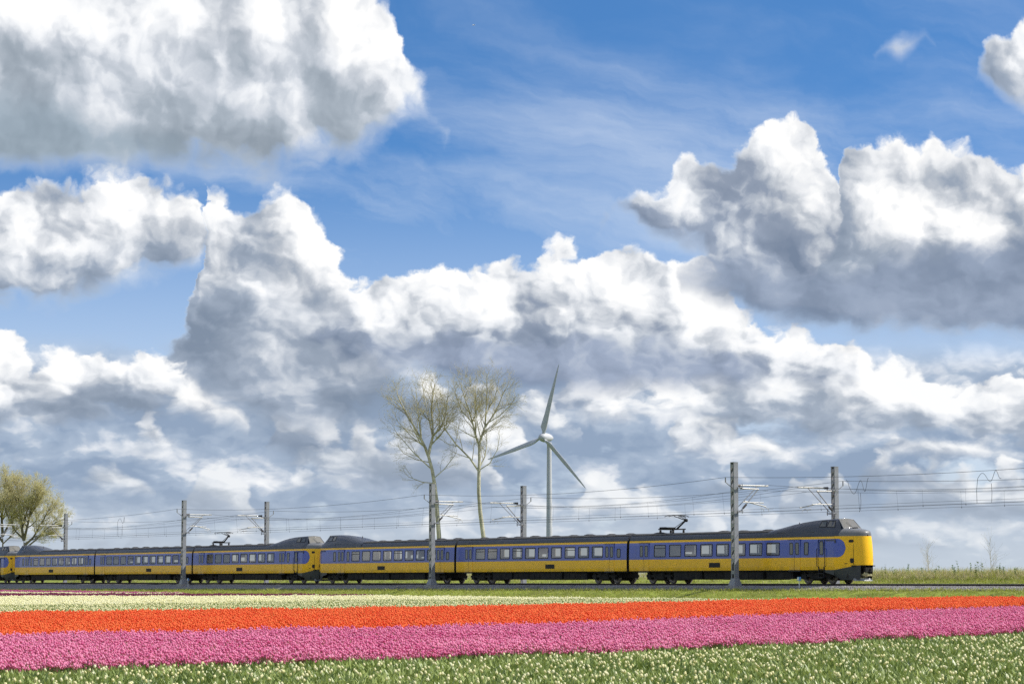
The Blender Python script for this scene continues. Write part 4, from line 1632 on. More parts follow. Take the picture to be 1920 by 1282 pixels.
        for c in windows:
            if r.random() < 0.75:                          # curtains drawn aside on the far windows
                for off in ((-0.72, -0.72 + r.uniform(.12, .4)), (0.72 - r.uniform(.12, .4), 0.72)):
                    cu.box(X(c + off[1]), X(c + off[0]), 1.36, 1.385, 2.05, 2.97, 0)
            if r.random() < 0.22:
                cu.box(X(c + 0.7), X(c - 0.7), 1.355, 1.375, 2.35 + r.uniform(0, .3), 2.97, 1)
        if cu.v:
            tag(cu.build('curtains', [M['curtain'], M['redseat']], root), kind='stuff')
    # ---- running gear
    for c in bogies:
        o = link('bogie', ME_BOGIE, root)
        o.location = (X(c), 0, 0)
        for dx in (-1.35, 1.35):
            for dy in (-0.75, 0.75):
                w = link('wheel', ME_WHEEL, o)
                w.location = (dx, dy, 0.46)
                if dy > 0:
                    w.rotation_euler = (0, 0, math.pi)
    uf = MB()
    uf.box(X(s_hi - 0.1), X(s_lo + 0.1), -1.25, 1.25, 0.86, 0.968)
    uf.build('underframe', M['under'], root)
    for a, b_, zb, yy in boxes:
        m = MB()
        m.box(X(b_), X(a), -yy, yy, zb, 0.858)
        for q in range(int((b_ - a) / 0.8)):
            m.box(X(a + 0.15 + q * 0.8 + 0.5), X(a + 0.15 + q * 0.8), -yy - 0.02, -yy - 0.002, zb + 0.08, 0.80)
        m.build('equipment_box', M['under'], root)
    if cab:
        build_cab(root, 1 if cab == 'front' else -1, 0.0 if cab == 'front' else -L)
        Dx = (lambda t: X(t)) if cab == 'front' else (lambda t: X(L - t))
        g = link('cab_grille', ME_GRILLE, root)
        g.location = (Dx(2.15), -HALF + 0.045, 0)
        if driver_door:
            m = MB()
            for x0, x1, z0, z1 in ((2.78, 2.80, 0.98, 3.1), (3.50, 3.52, 0.98, 3.1), (2.80, 3.50, 3.08, 3.10)):
                m.box(min(Dx(x0), Dx(x1)), max(Dx(x0), Dx(x1)), -HALF - 0.008, -HALF + 0.05, z0, z1)
            dd = m.build('driver_door', M['rubber'], root)
            w = link('slim_window', ME_SLIM, dd)
            w.location = (Dx(3.14), -HALF + 0.0, 2.52)
            w.scale = (0.85, 1, 1.08)
            w = link('pane', ME_PANE_SLIM, dd)
            w.location = (Dx(3.14), -HALF - 0.003, 2.52)
            w.scale = (0.85, 1, 1.08)
            for tt in (2.70, 3.58):
                m = MB()
                m.tube([(Dx(tt), -HALF - 0.01, 1.22), (Dx(tt), -HALF - 0.08, 1.26), (Dx(tt), -HALF - 0.08, 2.44), (Dx(tt), -HALF - 0.01, 2.48)], 0.022, 6)
                m.build('handrail', M['rubber'], root)
            m = MB()
            for z in (0.42, 0.70, 0.98):
                m.box(min(Dx(2.85), Dx(3.45)), max(Dx(2.85), Dx(3.45)), -HALF - 0.06, -HALF + 0.18, z, z + 0.05)
            for x in (2.85, 3.42):
                m.box(min(Dx(x), Dx(x + 0.03)), max(Dx(x), Dx(x + 0.03)), -HALF - 0.05, -HALF + 0.1, 0.4, 1.22)
            m.build('cab_steps', M['rubber'], root)
        m = MB()
        m.tube([(Dx(7.4), 0, 4.24), (Dx(7.4), 0, 4.42)], 0.03, 6)
        m.build('aerial', M['rubber'], root)
    if pantograph:
        build_pantograph(root, L)
    return root


def build_pantograph(root, L):
    p = empty('pantograph')
    p.parent = root
    x0 = -(L - 3.7)               # centre of the base frame
    m = MB()
    for y in (-0.55, 0.55):
        m.box(x0 - 0.9, x0 + 1.1, y - 0.05, y + 0.05, 4.16, 4.25)
    for x in (x0 - 0.8, x0 + 1.0):
        m.box(x - 0.05, x + 0.05, -0.6, 0.6, 4.16, 4.24)
    m.box(x0 - 1.1, x0 + 0.1, -0.35, 0.35, 4.25, 4.36)
    m.tube([(x0 - 1.2, -0.2, 4.3), (x0 - 0.4, -0.2, 4.3)], 0.09, 8)
    m.build('base_frame', M['under'], p)
    for x in (x0 - 0.75, x0 + 0.95):
        for y in (-0.5, 0.5):
            mm = MB()
            mm.lathe([(0.06, 3.86), (0.11, 3.90), (0.07, 3.95), (0.11, 4.0), (0.07, 4.05), (0.11, 4.10), (0.05, 4.15)], 8, 0, 'Z', (x, y, 0))
            mm.build('insulator', M['insul'], p)
    kx, kz = x0 + 1.95, 4.86
    m = MB()
    m.tube([(x0 + 0.75, 0, 4.22), (kx, 0, kz)], [0.075, 0.055], 8)
    m.tube([(x0 + 0.40, -0.12, 4.22), (kx - 0.10, -0.08, kz - 0.03)], 0.022, 6)
    m.lathe([(0, -0.1), (0.13, -0.1), (0.13, 0.1), (0, 0.1)], 10, 0, 'Y', (kx, 0, kz))
    m.build('lower_arm', M['under'], p)
    m = MB()
    hx, hz = x0 + 0.30, 5.20
    for y in (-0.28, 0.28):
        m.tube([(kx, y * 0.3, kz), (hx + 0.5, y, hz)], 0.026, 6)
    m.tube([(kx - 0.15, 0, kz + 0.05), (hx + 0.55, 0, hz - 0.06)], 0.014, 5)
    m.tube([(kx - 0.05, 0, kz + 0.08), (kx - 0.55, 0.25, hz)], 0.018, 5)
    m.tube([(kx - 0.05, 0, kz + 0.08), (kx - 0.55, -0.25, hz)], 0.018, 5)
    m.build('upper_arm', M['under'], p)
    m = MB()
    for dx in (0.15, 0.75):
        pts = [(hx + dx, y, hz + 0.07 - 0.22 * max(0.0, abs(y) - 0.55) ** 1.5 * 2) for y in (-0.95, -0.8, -0.6, 0.0, 0.6, 0.8, 0.95)]
        m.tube(pts, 0.028, 6)
    m.tube([(hx - 0.05, -0.5, hz), (hx + 0.95, -0.5, hz + 0.03)], 0.018, 5)
    m.tube([(hx - 0.05, 0.5, hz), (hx + 0.95, 0.5, hz + 0.03)], 0.018, 5)
    m.build('contact_strip', M['rubber'], p)


W_CAB = [8.69, 10.74, 12.76, 14.80, 16.82, 18.85, 20.86, 22.88]
W_MID = [4.14, 6.13, 8.14, 10.16, 12.18, 14.20, 16.21, 18.23, 20.24, 22.22]
BX_CAB = [(6.7, 9.8, 0.34, 1.2), (10.1, 14.8, 0.28, 1.28), (15.0, 17.5, 0.36, 1.15), (17.7, 21.3, 0.30, 1.25)]
BX_MID = [(6.0, 9.4, 0.32, 1.2), (9.6, 14.5, 0.28, 1.28), (14.7, 17.2, 0.36, 1.2), (17.4, 20.5, 0.32, 1.25)]
unit_names = [('leading', 'nearest train unit'), ('second', 'second train unit'), ('third', 'third train unit')]


def leading(t0, lab, seed):
    return build_carriage(t0, 27.05, lab, cab='front', pantograph=True, windows=W_CAB, doors=[6.2, 25.0], slims=[4.85], louvres=[15.8], bars=(7,), bogies=(4.15, 23.45), boxes=BX_CAB, seed=seed)


def middle(t0, lab, seed):
    return build_carriage(t0, 26.30, lab, windows=W_MID, doors=[2.40, 24.17], smalls=[1.11], louvres=[11.15], bars=(2, 6, 8, 9), bogies=(3.65, 22.65), boxes=BX_MID, seed=seed)


def trailing(t0, lab, seed):
    L = 26.85
    return build_carriage(t0, L, lab, cab='rear', driver_door=False, windows=[L - w for w in reversed(W_CAB)], doors=[2.40, L - 5.8], smalls=[1.15], slims=[L - 7.2, L - 4.5], louvres=[13.2], bars=(3, 7), bogies=(3.65, L - 4.15), boxes=[(L - b_, L - a, z, y) for a, b_, z, y in BX_CAB], seed=seed)


carriages = []
U = 81.3
carriages.append(leading(0.0, 'leading carriage with the sunlit yellow nose and a raised pantograph, nearest in the train', 3))
carriages.append(middle(27.40, 'middle carriage of the nearest unit, in front of the wind turbine tower', 4))
carriages.append(trailing(54.05, 'rear driving carriage of the nearest unit, its grey cab hump facing left at the coupling', 5))
carriages.append(leading(U, 'driving carriage facing right at the coupled noses, with the smaller far pantograph', 6))
carriages.append(middle(U + 27.40, 'middle carriage of the second unit, directly left of the mast before it', 7))
carriages.append(trailing(U + 54.05, 'driving carriage with its cab hump under the yellow-green trees at far left', 8))
carriages.append(leading(2 * U, 'farthest carriage, cut by the left edge, only its rounded nose showing', 9))

# bellows between the carriages of a unit
for k in range(2):
    for t in (U * k + 27.05, U * k + 53.70):
        g = on_track(empty('gangway'), t, 0, 0)
        tag(g, ['bellows between leading and middle carriage of the nearest unit', 'bellows between middle and rear carriage of the nearest unit',
                'bellows between driving and middle carriage of the second unit', 'bellows between the last two carriages of the second unit'][k * 2 + (0 if t < U * k + 40 else 1)], 'bellows', 'dark bellows between carriages')
        for i in range(3):
            m = MB()
            e = 0.02 if i == 1 else 0.0
            m.box(-0.33 + i * 0.11, -0.33 + i * 0.11 + 0.10, -1.12 - e, 1.12 + e, 1.0, 3.55 + e)
            m.build('fold', M['rubber'], g)

# ------------------------------------------------------------------ wind turbine
M['turbine'] = material('turbine_white', (0.50, 0.51, 0.53), 0.45, 0.4, var=0.04, scale=0.2)
M['turbine_joint'] = material('turbine_grey', (0.45, 0.46, 0.47), 0.5, 0.4)


def build_turbine():
    hub = Vector((13.64, 1050.0, 59.98))
    n = Vector((-0.644, -0.765, 0.0)).normalized()       # the rotor looks towards the left and the eye
    u = Vector((0.765, -0.644, 0.0)).normalized()        # across the rotor
    base = hub - n * 3.1
    root = empty('wind_turbine', (base.x, base.y, -1.5))
    tag(root, 'tall white three bladed wind turbine standing far behind the train', 'wind turbine')
    o = Vector(root.location)
    mb = MB()
    mb.lathe([(1.45, 0), (1.30, 20), (1.12, 40), (0.95, 59.6)], 28)
    mb.build('tower', M['turbine'], root)
    ny = MB()
    prof = [(0.0, 3.4), (0.8, 3.25), (1.5, 2.6), (1.95, 1.5), (2.15, 0.2), (2.1, -1.2), (1.9, -2.6), (1.45, -4.2), (0.8, -5.4), (0.0, -5.8)]
    rot = n.to_track_quat('Z', 'Y').to_matrix()
    tmp = MB().lathe(prof, 22)
    ny.add([(rot @ Vector(v)) * 0.92 + (hub - o) for v in tmp.v], tmp.f, 0, True)
    ny.build('nacelle', M['turbine'], root)
    R = 31.6
    for ang in (73.7, 195.2, 316.3):
        a = math.radians(ang)
        d = u * math.cos(a) + Vector((0, 0, 1)) * math.sin(a)
        side = n.cross(d).normalized()
        b = MB()
        st = [(0.9, 0.55, 0.55, 1.2), (2.4, 0.75, 0.55, 1.1), (4.2, 1.35, 0.42, 0.6), (6.5, 1.3, 0.34, 0.4), (10, 1.1, 0.30, 0.32), (16, 0.98, 0.21, 0.18), (22, 0.68, 0.14, 0.08), (28, 0.40, 0.08, 0.03), (31.0, 0.20, 0.04, 0.0), (R, 0.05, 0.02, 0.0)]
        vs, fs = [], []
        m = 10
        for rr, c, th, tw in st:
            ch = side * math.cos(tw) + n * math.sin(tw)
            nt = n * math.cos(tw) - side * math.sin(tw)
            for k in range(m):
                q = 2 * math.pi * k / m
                vs.append((hub - o) + n * 1.2 + d * rr + ch * (c * math.cos(q) + (c * 0.35 if rr > 3 else 0)) + nt * (th * math.sin(q)))
        for i in range(len(st) - 1):
            for k in range(m):
                fs.append((i * m + k, i * m + (k + 1) % m, (i + 1) * m + (k + 1) % m, (i + 1) * m + k))
        b.add(vs, fs, 0, True)
        b.build('blade', M['turbine'], root)


build_turbine()

# ------------------------------------------------------------------ trees
M['poplar_bark'] = material('poplar_bark', (0.44, 0.42, 0.33), 0.85, 0.2, var=0.35, scale=1.3, dirt=((0.12, 0.105, 0.06), 0.75))
M['twig'] = material('olive_twigs', (0.36, 0.32, 0.18), 0.85, 0.2, var=0.4, scale=0.8, object_space=False)
M['bud'] = plant_material('opening_buds', (0.41, 0.37, 0.19), (0.55, 0.51, 0.30), translucent=0.35, scale=0.5)
M['spring_leaf'] = plant_material('young_spring_leaves', (0.58, 0.52, 0.26), (0.70, 0.66, 0.40), translucent=0.4, scale=0.4)
M['old_bark'] = material('grey_brown_bark', (0.16, 0.14, 0.095), 0.9, 0.2, var=0.4, scale=1.2)


class Tree:
    def __init__(self, seed, up=0.35, bud=0.11, bud_n=3, dens=1.0, twig_r=0.011):
        self.r = random.Random(seed)
        self.wood, self.twigs, self.buds = MB(), MB(), MB()
        self.up, self.bud, self.bud_n, self.dens, self.twig_r = up, bud, bud_n, dens, twig_r

    def leaf(self, p, d):
        r = self.r
        for _ in range(self.bud_n):
            q = p + Vector((r.gauss(0, .13), r.gauss(0, .13), r.gauss(0, .13)))
            a = Vector((r.gauss(0, 1), r.gauss(0, 1), r.gauss(0, 1))).normalized() * self.bud * r.uniform(.6, 1.3)
            b = Vector((r.gauss(0, 1), r.gauss(0, 1), r.gauss(0, 1))).normalized() * self.bud * r.uniform(.5, 0.9)
            self.buds.add([q - a, q + b * .6, q + a, q - b * .6], ((0, 1, 2, 3),))

    def limb(self, pts, r0, r1, level):
        """a limb along given points; side branches grow from it"""
        pts = [Vector(p) for p in pts]
        n = len(pts)
        rad = [r0 + (r1 - r0) * i / (n - 1) for i in range(n)]
        (self.wood if r0 > 0.06 else self.twigs).tube(pts, rad, 8 if r0 > .1 else (5 if r0 > 0.03 else 3), 0, True, False)
        return pts, rad

    def grow(self, p, d, length, r0, level):
        r = self.r
        seg = max(3, int(length / 0.55))
        pts, rad = [p], [r0]
        dd = d.normalized()
        for i in range(seg):
            dd = (dd + Vector((r.gauss(0, .11), r.gauss(0, .11), r.gauss(0, .07) + self.up * 0.16))).normalized()
            pts.append(pts[-1] + dd * (length / seg))
            rad.append(max(self.twig_r * 0.5, r0 * (1 - 0.85 * (i + 1) / seg)))
        (self.wood if r0 > 0.06 else self.twigs).tube(pts, rad, 7 if r0 > .1 else (5 if r0 > 0.035 else 3), 0, True, False)
        self.branch(pts, rad, length, level)

    def branch(self, pts, rad, length, level, start=0.22):
        r = self.r
        if level <= 0:
            for i in range(1, len(pts)):
                if r.random() < 0.8:
                    self.leaf(pts[i], None)
            return
        n = int(self.dens * (length * (1.55 if level > 1 else 2.4) + 1.5))
        for k in range(n):
            u = start + (1 - start) * (k + r.random()) / n
            f = u * (len(pts) - 1)
            i = min(int(f), len(pts) - 2)
            p = pts[i].lerp(pts[i + 1], f - i)
            ax = (pts[i + 1] - pts[i]).normalized()
            side = Vector((r.gauss(0, 1), r.gauss(0, 1), r.gauss(0, 1)))
            side = (side - ax * side.dot(ax)).normalized()
            ang = math.radians(r.uniform(26, 52))
            d = ax * math.cos(ang) + side * math.sin(ang)
            ln = length * (1 - 0.62 * u) * r.uniform(.38, .68)
            ln = max(0.5, min(ln, 5.5))
            rr = max(self.twig_r, rad[i] * 0.45)
            if level == 1:
                ln = r.uniform(0.5, 1.35)
                rr = self.twig_r
            self.grow(p, d, ln, rr, level - 1)

    def finish(self, name, loc, label, bark, bud, group=None, twig='twig'):
        root = empty(name, loc)
        tag(root, label, 'tree', group)
        self.wood.build('trunk', M[bark], root)
        c = self.twigs.build('branches', M[twig], root)
        b = self.buds.build('foliage', M[bud], root)
        return root


def pts_w(lst, ox, oz):
    """(x offset, depth offset, height) measured from the foot"""
    return [Vector((a, b, c)) for a, b, c in lst]


def poplar_left():
    T = Tree(21, bud=0.065, bud_n=2, dens=1.08, twig_r=0.012)
    tr, rad = T.limb([(0.25, 0, -1.5), (0.18, 0, 4), (-0.25, 0, 9.6), (-0.45, 0, 11.4), (-0.75, 0.1, 13.2), (-1.22, 0.1, 14.9)], 0.30, 0.17, 3)
    a, ra = T.limb([(-1.22, .1, 14.9), (-1.6, .0, 15.9), (-2.1, -.2, 16.9), (-2.9, -.3, 18.3), (-3.7, -.4, 19.7), (-4.5, -.5, 21.2), (-5.0, -.5, 22.3)], 0.19, 0.05, 3)
    T.branch(a, ra, 9.0, 3, 0.15)
    b, rb = T.limb([(-1.22, .1, 14.9), (-1.0, .2, 16.0), (-0.68, .3, 17.3), (-0.75, .6, 18.9), (-0.9, .8, 20.6), (-0.7, .9, 22.4), (-0.5, 1.0, 23.6)], 0.20, 0.04, 3)
    T.branch(b, rb, 9.5, 3, 0.15)
    c, rc = T.limb([(-0.68, .3, 17.3), (0.2, .1, 18.2), (0.75, -.2, 19.4), (1.0, -.3, 20.9), (1.15, -.4, 22.4)], 0.12, 0.04, 3)
    T.branch(c, rc, 6.5, 3, 0.1)
    for base, tip, rr, ln in (((-.75, .1, 13.2), (-5.0, -.6, 17.6), 0.085, 6.0), ((-.25, 0, 11.6), (-3.6, .3, 12.4), 0.06, 4.0), ((-0.55, 0, 12.2), (1.9, .5, 14.9), 0.07, 4.2),
                              ((-1.0, .1, 14.1), (-4.3, 1.2, 15.3), 0.06, 4.2), ((-1.6, 0, 15.9), (-4.9, .5, 19.0), 0.075, 5.0), ((-2.1, -.2, 16.9), (-2.6, -1.4, 22.0), 0.085, 6.0), ((-.7, .3, 17.1), (-1.9, 1.6, 22.8), 0.08, 6.2)):
        p, q = Vector(base), Vector(tip)
        mid = p.lerp(q, 0.5) + Vector((0, 0, -0.25))
        l, rl = T.limb([p, mid, q, q + (q - mid) * 0.25 + Vector((0, 0, .35))], rr, 0.02, 3)
        T.branch(l, rl, ln, 2, 0.15)
    T.finish('poplar_tree', (-8.8, 300.0, 0.2), 'left of two bare poplars behind the train, with a crooked leaning trunk', 'poplar_bark', 'bud', 'bare poplars behind the train')


def poplar_right():
    T = Tree(34, bud=0.065, bud_n=2, dens=1.05, twig_r=0.012)
    tr, rad = T.limb([(0.2, 0, -1.5), (0.1, 0, 4), (-0.45, 0, 8.2), (-0.62, 0, 10.6), (-0.6, 0, 13.0), (-0.55, 0, 14.2), (-0.58, .1, 16.2)], 0.29, 0.15, 3)
    for pts, r0, ln in (([(-.58, .1, 16.2), (-.3, .2, 17.2), (.1, .3, 18.3), (.25, .3, 20.4), (.35, .4, 22.6), (.3, .5, 24.6)], 0.16, 9.5),
                        ([(-.58, .1, 16.2), (-1.0, 0, 17.3), (-1.35, -.2, 18.8), (-1.9, -.4, 20.6), (-2.5, -.5, 22.4), (-2.9, -.6, 23.8)], 0.15, 9.0),
                        ([(-.6, 0, 13.0), (-1.7, -.3, 14.6), (-3.4, -.6, 16.3), (-4.6, -.8, 18.0), (-5.3, -.9, 19.9), (-5.7, -1.0, 21.4)], 0.12, 8.5),
                        ([(-.6, 0, 13.4), (0.1, .3, 14.8), (0.35, .5, 16.4), (0.2, .6, 18.2)], 0.10, 5.5),
                        ([(.1, .3, 18.3), (1.0, .2, 19.6), (1.75, .1, 21.0), (2.4, 0, 22.6), (2.9, .1, 23.4)], 0.11, 7.0),
                        ([(-.55, 0, 13.2), (.7, -.3, 14.0), (1.6, -.5, 15.6), (1.9, -.5, 17.3)], 0.07, 4.5),
                        ([(-1.0, 0, 17.3), (-1.1, .9, 19.4), (-1.0, 1.4, 21.6), (-1.1, 1.6, 23.9)], 0.10, 7.5),
                        ([(.25, .3, 20.0), (1.2, .9, 21.6), (1.6, 1.1, 23.2), (1.8, 1.2, 24.3)], 0.075, 5.5),
                        ([(.1, .3, 18.6), (1.9, -.6, 19.7), (3.1, -.8, 20.8), (3.8, -.9, 21.9)], 0.07, 5.0),
                        ([(-1.35, -.2, 18.8), (-2.7, .5, 20.3), (-3.4, .8, 22.2), (-3.9, .9, 23.2)], 0.075, 6.0)):
        l, rl = T.limb(pts, r0, 0.03, 3)
        T.branch(l, rl, ln, 3 if r0 > 0.095 else 2, 0.14)
    T.finish('poplar_tree', (-3.35, 300.0, 0.2), 'right of two bare poplars behind the train, with a straight pale trunk', 'poplar_bark', 'bud', 'bare poplars behind the train')


def dense_tree(seed, loc, limbs, label, r0=0.42):
    T = Tree(seed, up=0.42, bud=0.095, bud_n=6, dens=1.2, twig_r=0.012)
    for pts, ra, ln in limbs:
        l, rl = T.limb(pts, ra, 0.05, 3)
        if ln:
            T.branch(l, rl, ln, 3, 0.2)
    T.finish('leafing_tree', loc, label, 'old_bark', 'spring_leaf', 'leafing trees at the far left')


poplar_left()
poplar_right()
dense_tree(5, (-87.3, 450.0, 0.0), [
    ([(0, 0, -1.5), (0.1, 0, 4), (-.1, 0, 7.4)], 0.55, 0),
    ([(-.1, 0, 7.4), (-.5, .2, 9.4), (-.9, .3, 12.0), (-1.3, .5, 15), (-1.6, .6, 18.0)], 0.28, 9.5),
    ([(-.1, 0, 7.4), (.5, -.2, 9.8), (1.1, -.4, 12.5), (1.5, -.5, 15.0), (1.7, -.5, 17.8)], 0.25, 9.5),
    ([(.0, 0, 6.4), (1.6, .2, 8.0), (2.9, .4, 10.4), (3.9, .5, 12.4), (4.9, .5, 14.2)], 0.22, 9.0),
    ([(.05, 0, 5.9), (2.2, 0, 7.6), (4.0, .1, 9.6), (5.6, 0, 10.6), (6.9, 0, 11.2)], 0.16, 7.5),
    ([(-.1, 0, 7.6), (-1.9, -.4, 9.4), (-3.1, -.6, 12.0), (-3.8, -.6, 14.8)], 0.18, 8.0),
    ([(-.6, .2, 9.8), (.2, 1.6, 13.2), (.4, 2.0, 17.2)], 0.16, 8.0),
    ([(1.1, -.4, 12.0), (2.7, -1.2, 14.2), (3.5, -1.6, 16.0)], 0.12, 7.0),
    ([(0, 0, 6.9), (2.7, 1.0, 8.2), (5.0, 1.0, 8.6)], 0.09, 5.5),
], 'yellow-green leafing tree with a forked trunk above the far left carriages')
dense_tree(6, (-92.0, 454.0, 0.0), [
    ([(0, 0, -1.5), (0.1, 0, 4), (0.0, 0, 8.2)], 0.5, 0),
    ([(0, 0, 8.2), (-.3, .2, 11.5), (.1, .3, 15), (.3, .5, 19.3)], 0.28, 10.5),
    ([(0, 0, 8.2), (1.4, -.2, 11.0), (2.4, -.4, 14.5), (2.6, -.5, 17.6)], 0.22, 9.0),
    ([(0, 0, 7.2), (-1.9, -.3, 10.0), (-3.2, -.4, 13.5), (-3.7, -.5, 16.8)], 0.22, 9.0),
    ([(0, 0, 6.8), (1.8, .3, 8.6), (3.4, .4, 10.6)], 0.13, 6.5),
    ([(-.2, .2, 11), (.6, 1.7, 14.5), (.5, 2.0, 18.0)], 0.14, 7.5),
], 'yellow-green leafing tree cut by the left edge of the view')


def sapling(t, y, h, label, seed):
    T = Tree(seed, up=0.5, bud=0.03, bud_n=1, dens=1.0, twig_r=0.006)
    z0 = ground_z(t, y)
    l, rl = T.limb([(0, 0, 0), (.03, 0, h * .35), (-.02, .02, h * .7), (.02, 0, h)], 0.02, 0.006, 2)
    r = T.r
    for k in range(11):
        u = 0.35 + 0.6 * k / 11
        p = Vector((0, 0, h * u))
        a = r.uniform(0, 6.28)
        T.grow(p, Vector((math.cos(a) * .6, math.sin(a) * .6, 1.0)), h * 0.30 * (1.15 - u), 0.009, 1)
    for k in range(8):
        a = r.uniform(0, 6.28)
        T.grow(Vector((0, 0, h * r.uniform(.05, .3))), Vector((math.cos(a) * .7, math.sin(a) * .7, 1.0)), 0.9, 0.008, 1)
    p = trk(t, y, z0 - 0.05)
    T.finish('sapling', p, label, 'old_bark', 'bud', 'bare saplings in the rough grass')


sapling(8.27, 13.0, 2.75, 'thin bare sapling in rough grass, nearer to the nose of the train', 3)
sapling(1.45, 13.0, 3.05, 'thin bare sapling with spreading twigs near the right edge', 8)

# ------------------------------------------------------------------ a bird, very high and far
bd = MB()
bd.tube([(-0.45, 0, 0), (-0.2, 0, 0.03), (0.15, 0, 0.02), (0.4, 0, 0)], [0.02, 0.09, 0.08, 0.02], 6)
for s in (-1, 1):
    bd.add([(0.16, s * 0.06, 0.04), (-0.06, s * 0.06, 0.04), (0.0, s * 0.45, 0.20), (0.14, s * 0.42, 0.21), (-0.05, s * 0.95, 0.12)],
           ((0, 3, 2, 1), (3, 4, 2)))
o = bd.build('bird', M['turbine'])
o.location = (-9.35, 600.0, 134.7)
o.rotation_euler = (0.2, -0.1, 0.5)
tag(o, 'tiny white bird high in the blue beside the large cloud', 'bird')

# ------------------------------------------------------------------ tulip beds
M['leaf'] = plant_material('tulip_leaf', (0.10, 0.17, 0.028), (0.40, 0.46, 0.13), translucent=0.25, rough=0.42, spec=0.5)
M['stem'] = plant_material('tulip_stem', (0.12, 0.18, 0.05), (0.19, 0.25, 0.08), translucent=0.1)
M['pink'] = plant_material('pink_petals', (0.70, 0.09, 0.28), (0.97, 0.46, 0.63), translucent=0.42)
M['orange'] = plant_material('orange_red_petals', (0.86, 0.060, 0.012), (0.97, 0.30, 0.085), translucent=0.40)
M['cream_petal'] = plant_material('cream_petals', (0.82, 0.77, 0.36), (0.90, 0.88, 0.62), translucent=0.35)
M['pale_petal'] = plant_material('pale_cream_petals', (0.86, 0.82, 0.44), (0.92, 0.90, 0.66), translucent=0.35)
M['purple'] = plant_material('dark_purple_petals', (0.13, 0.010, 0.045), (0.26, 0.03, 0.10), translucent=0.3)
M['magenta'] = plant_material('magenta_petals', (0.35, 0.04, 0.17), (0.62, 0.16, 0.34), translucent=0.3)


def head(mb, c, r, h, mat, rr, tilt=(0, 0), n=6):
    """closed tulip cup: six petals whose tips stand apart a little"""
    tx, ty = tilt
    def P(rad, z, a):
        return (c[0] + rad * math.cos(a) + tx * z, c[1] + rad * math.sin(a) + ty * z, c[2] + z)
    a0 = rr.uniform(0, 1)
    ang = [a0 + 2 * math.pi * k / n for k in range(n)]
    v = [(c[0], c[1], c[2])]
    v += [P(r * 0.80, h * 0.18, a) for a in ang]
    v += [P(r, h * 0.48, a) for a in ang]
    v += [P(r * (0.62 if k % 2 else 0.50), h * (1.0 if k % 2 else 0.90), a) for k, a in enumerate(ang)]
    v += [P(0, h * 0.72, 0)]
    f = []
    for k in range(n):
        j = (k + 1) % n
        f += [(0, 1 + j, 1 + k), (1 + k, 1 + j, 1 + n + j, 1 + n + k), (1 + n + k, 1 + n + j, 1 + 2 * n + j, 1 + 2 * n + k), (1 + 2 * n + k, 1 + 2 * n + j, 1 + 3 * n)]
    mb.add(v, f, mat, True)


def blade(mb, base, az_, length, width, bend, mat, rr):
    """a long leaf, upright first and arching outwards"""
    pts = []
    for k in range(4):
        u = k / 3
        out = bend * length * u * u
        pts.append((out, length * (u - 0.35 * bend * u * u)))
    ws = [0.55, 1.0, 0.75, 0.05]
    dx, dy = math.cos(az_), math.sin(az_)
    v = []
    for (o, z), w in zip(pts, ws):
        for s in (-1, 1):
            v.append((base[0] + dx * o - dy * s * w * width / 2, base[1] + dy * o + dx * s * w * width / 2, base[2] + z + (0.012 if s else 0)))
    mb.add(v, ((0, 1, 3, 2), (2, 3, 5, 4), (4, 5, 7, 6)), mat, True)


def clump(seed, n, petal, name, r=0.031, h=0.072, tall=0.33, leaves=14, leaf_len=0.25, size=0.17, var=0.03, leaf_w=1.0):
    rr = random.Random(seed)
    mb = MB()
    g = int(math.ceil(math.sqrt(max(n, 1))))
    k = 0
    for i in range(g):
        for j in range(g):
            if k >= n:
                break
            k += 1
            x = (i + 0.5 + rr.uniform(-.42, .42)) / g * 2 * size - size
            y = (j + 0.5 + rr.uniform(-.42, .42)) / g * 2 * size - size
            z = tall + rr.gauss(0, var)
            q = rr.uniform(0.82, 1.15)
            head(mb, (x, y, z), r * q, h * q, 1, rr, (rr.gauss(0, .18), rr.gauss(0, .18)), 5)
            mb.add([(x - .005, y, 0), (x + .005, y, 0), (x + .004, y, z + .01), (x - .004, y, z + .01)], ((0, 1, 2, 3),), 2)
    for _ in range(leaves):
        blade(mb, (rr.uniform(-size, size), rr.uniform(-size, size), 0), rr.uniform(0, 6.28), leaf_len * rr.uniform(.7, 1.2), rr.uniform(.03, .055) * leaf_w, rr.uniform(.15, .8), 0, rr)
    return mb.mesh(name, [M['leaf'], petal, M['stem']])


PINK_NEAR = [(-12.3, 48.0), (-10.1, 49.6), (-3.0, 54.9), (2.0, 58.3), (7.4, 64.5), (14.8, 73.1), (20.0, 79.5)]
PINK_FAR = [(-18.2, 71.1), (-14.8, 72.7), (-4.3, 78.4), (2.8, 83.9), (11.0, 96.6), (22.5, 110.6), (29.9, 118.9)]
ORANGE_NEAR = [(-18.4, 72.0), (-15.0, 73.7), (-4.4, 79.6), (2.9, 86.0), (11.7, 102.1), (24.6, 120.9), (33.0, 130.9)]
ORANGE_FAR = [(-29.0, 113.1), (-23.3, 114.9), (-6.7, 121.5), (4.4, 129.8), (16.4, 143.7), (30.0, 147.4), (37.6, 149.0)]
CREAM_NEAR = [(-35.8, 145.7), (-29.9, 147.1), (-19.5, 151.0), (-8.9, 162.6), (5.3, 157.0), (11.3, 152.8)]
CREAM_FAR = [(-52.7, 214.5), (-41.7, 205.3), (-10.2, 185.1), (5.4, 160.0), (11.4, 153.9)]
PURPLE_FAR = [(-60.8, 247.3), (-47.6, 233.9), (-27.7, 214.1), (-14.3, 198.1), (-10.6, 193.5)]
THIN_FAR = [(-64.8, 263.6), (-50.8, 249.9), (-28.9, 220.1)]
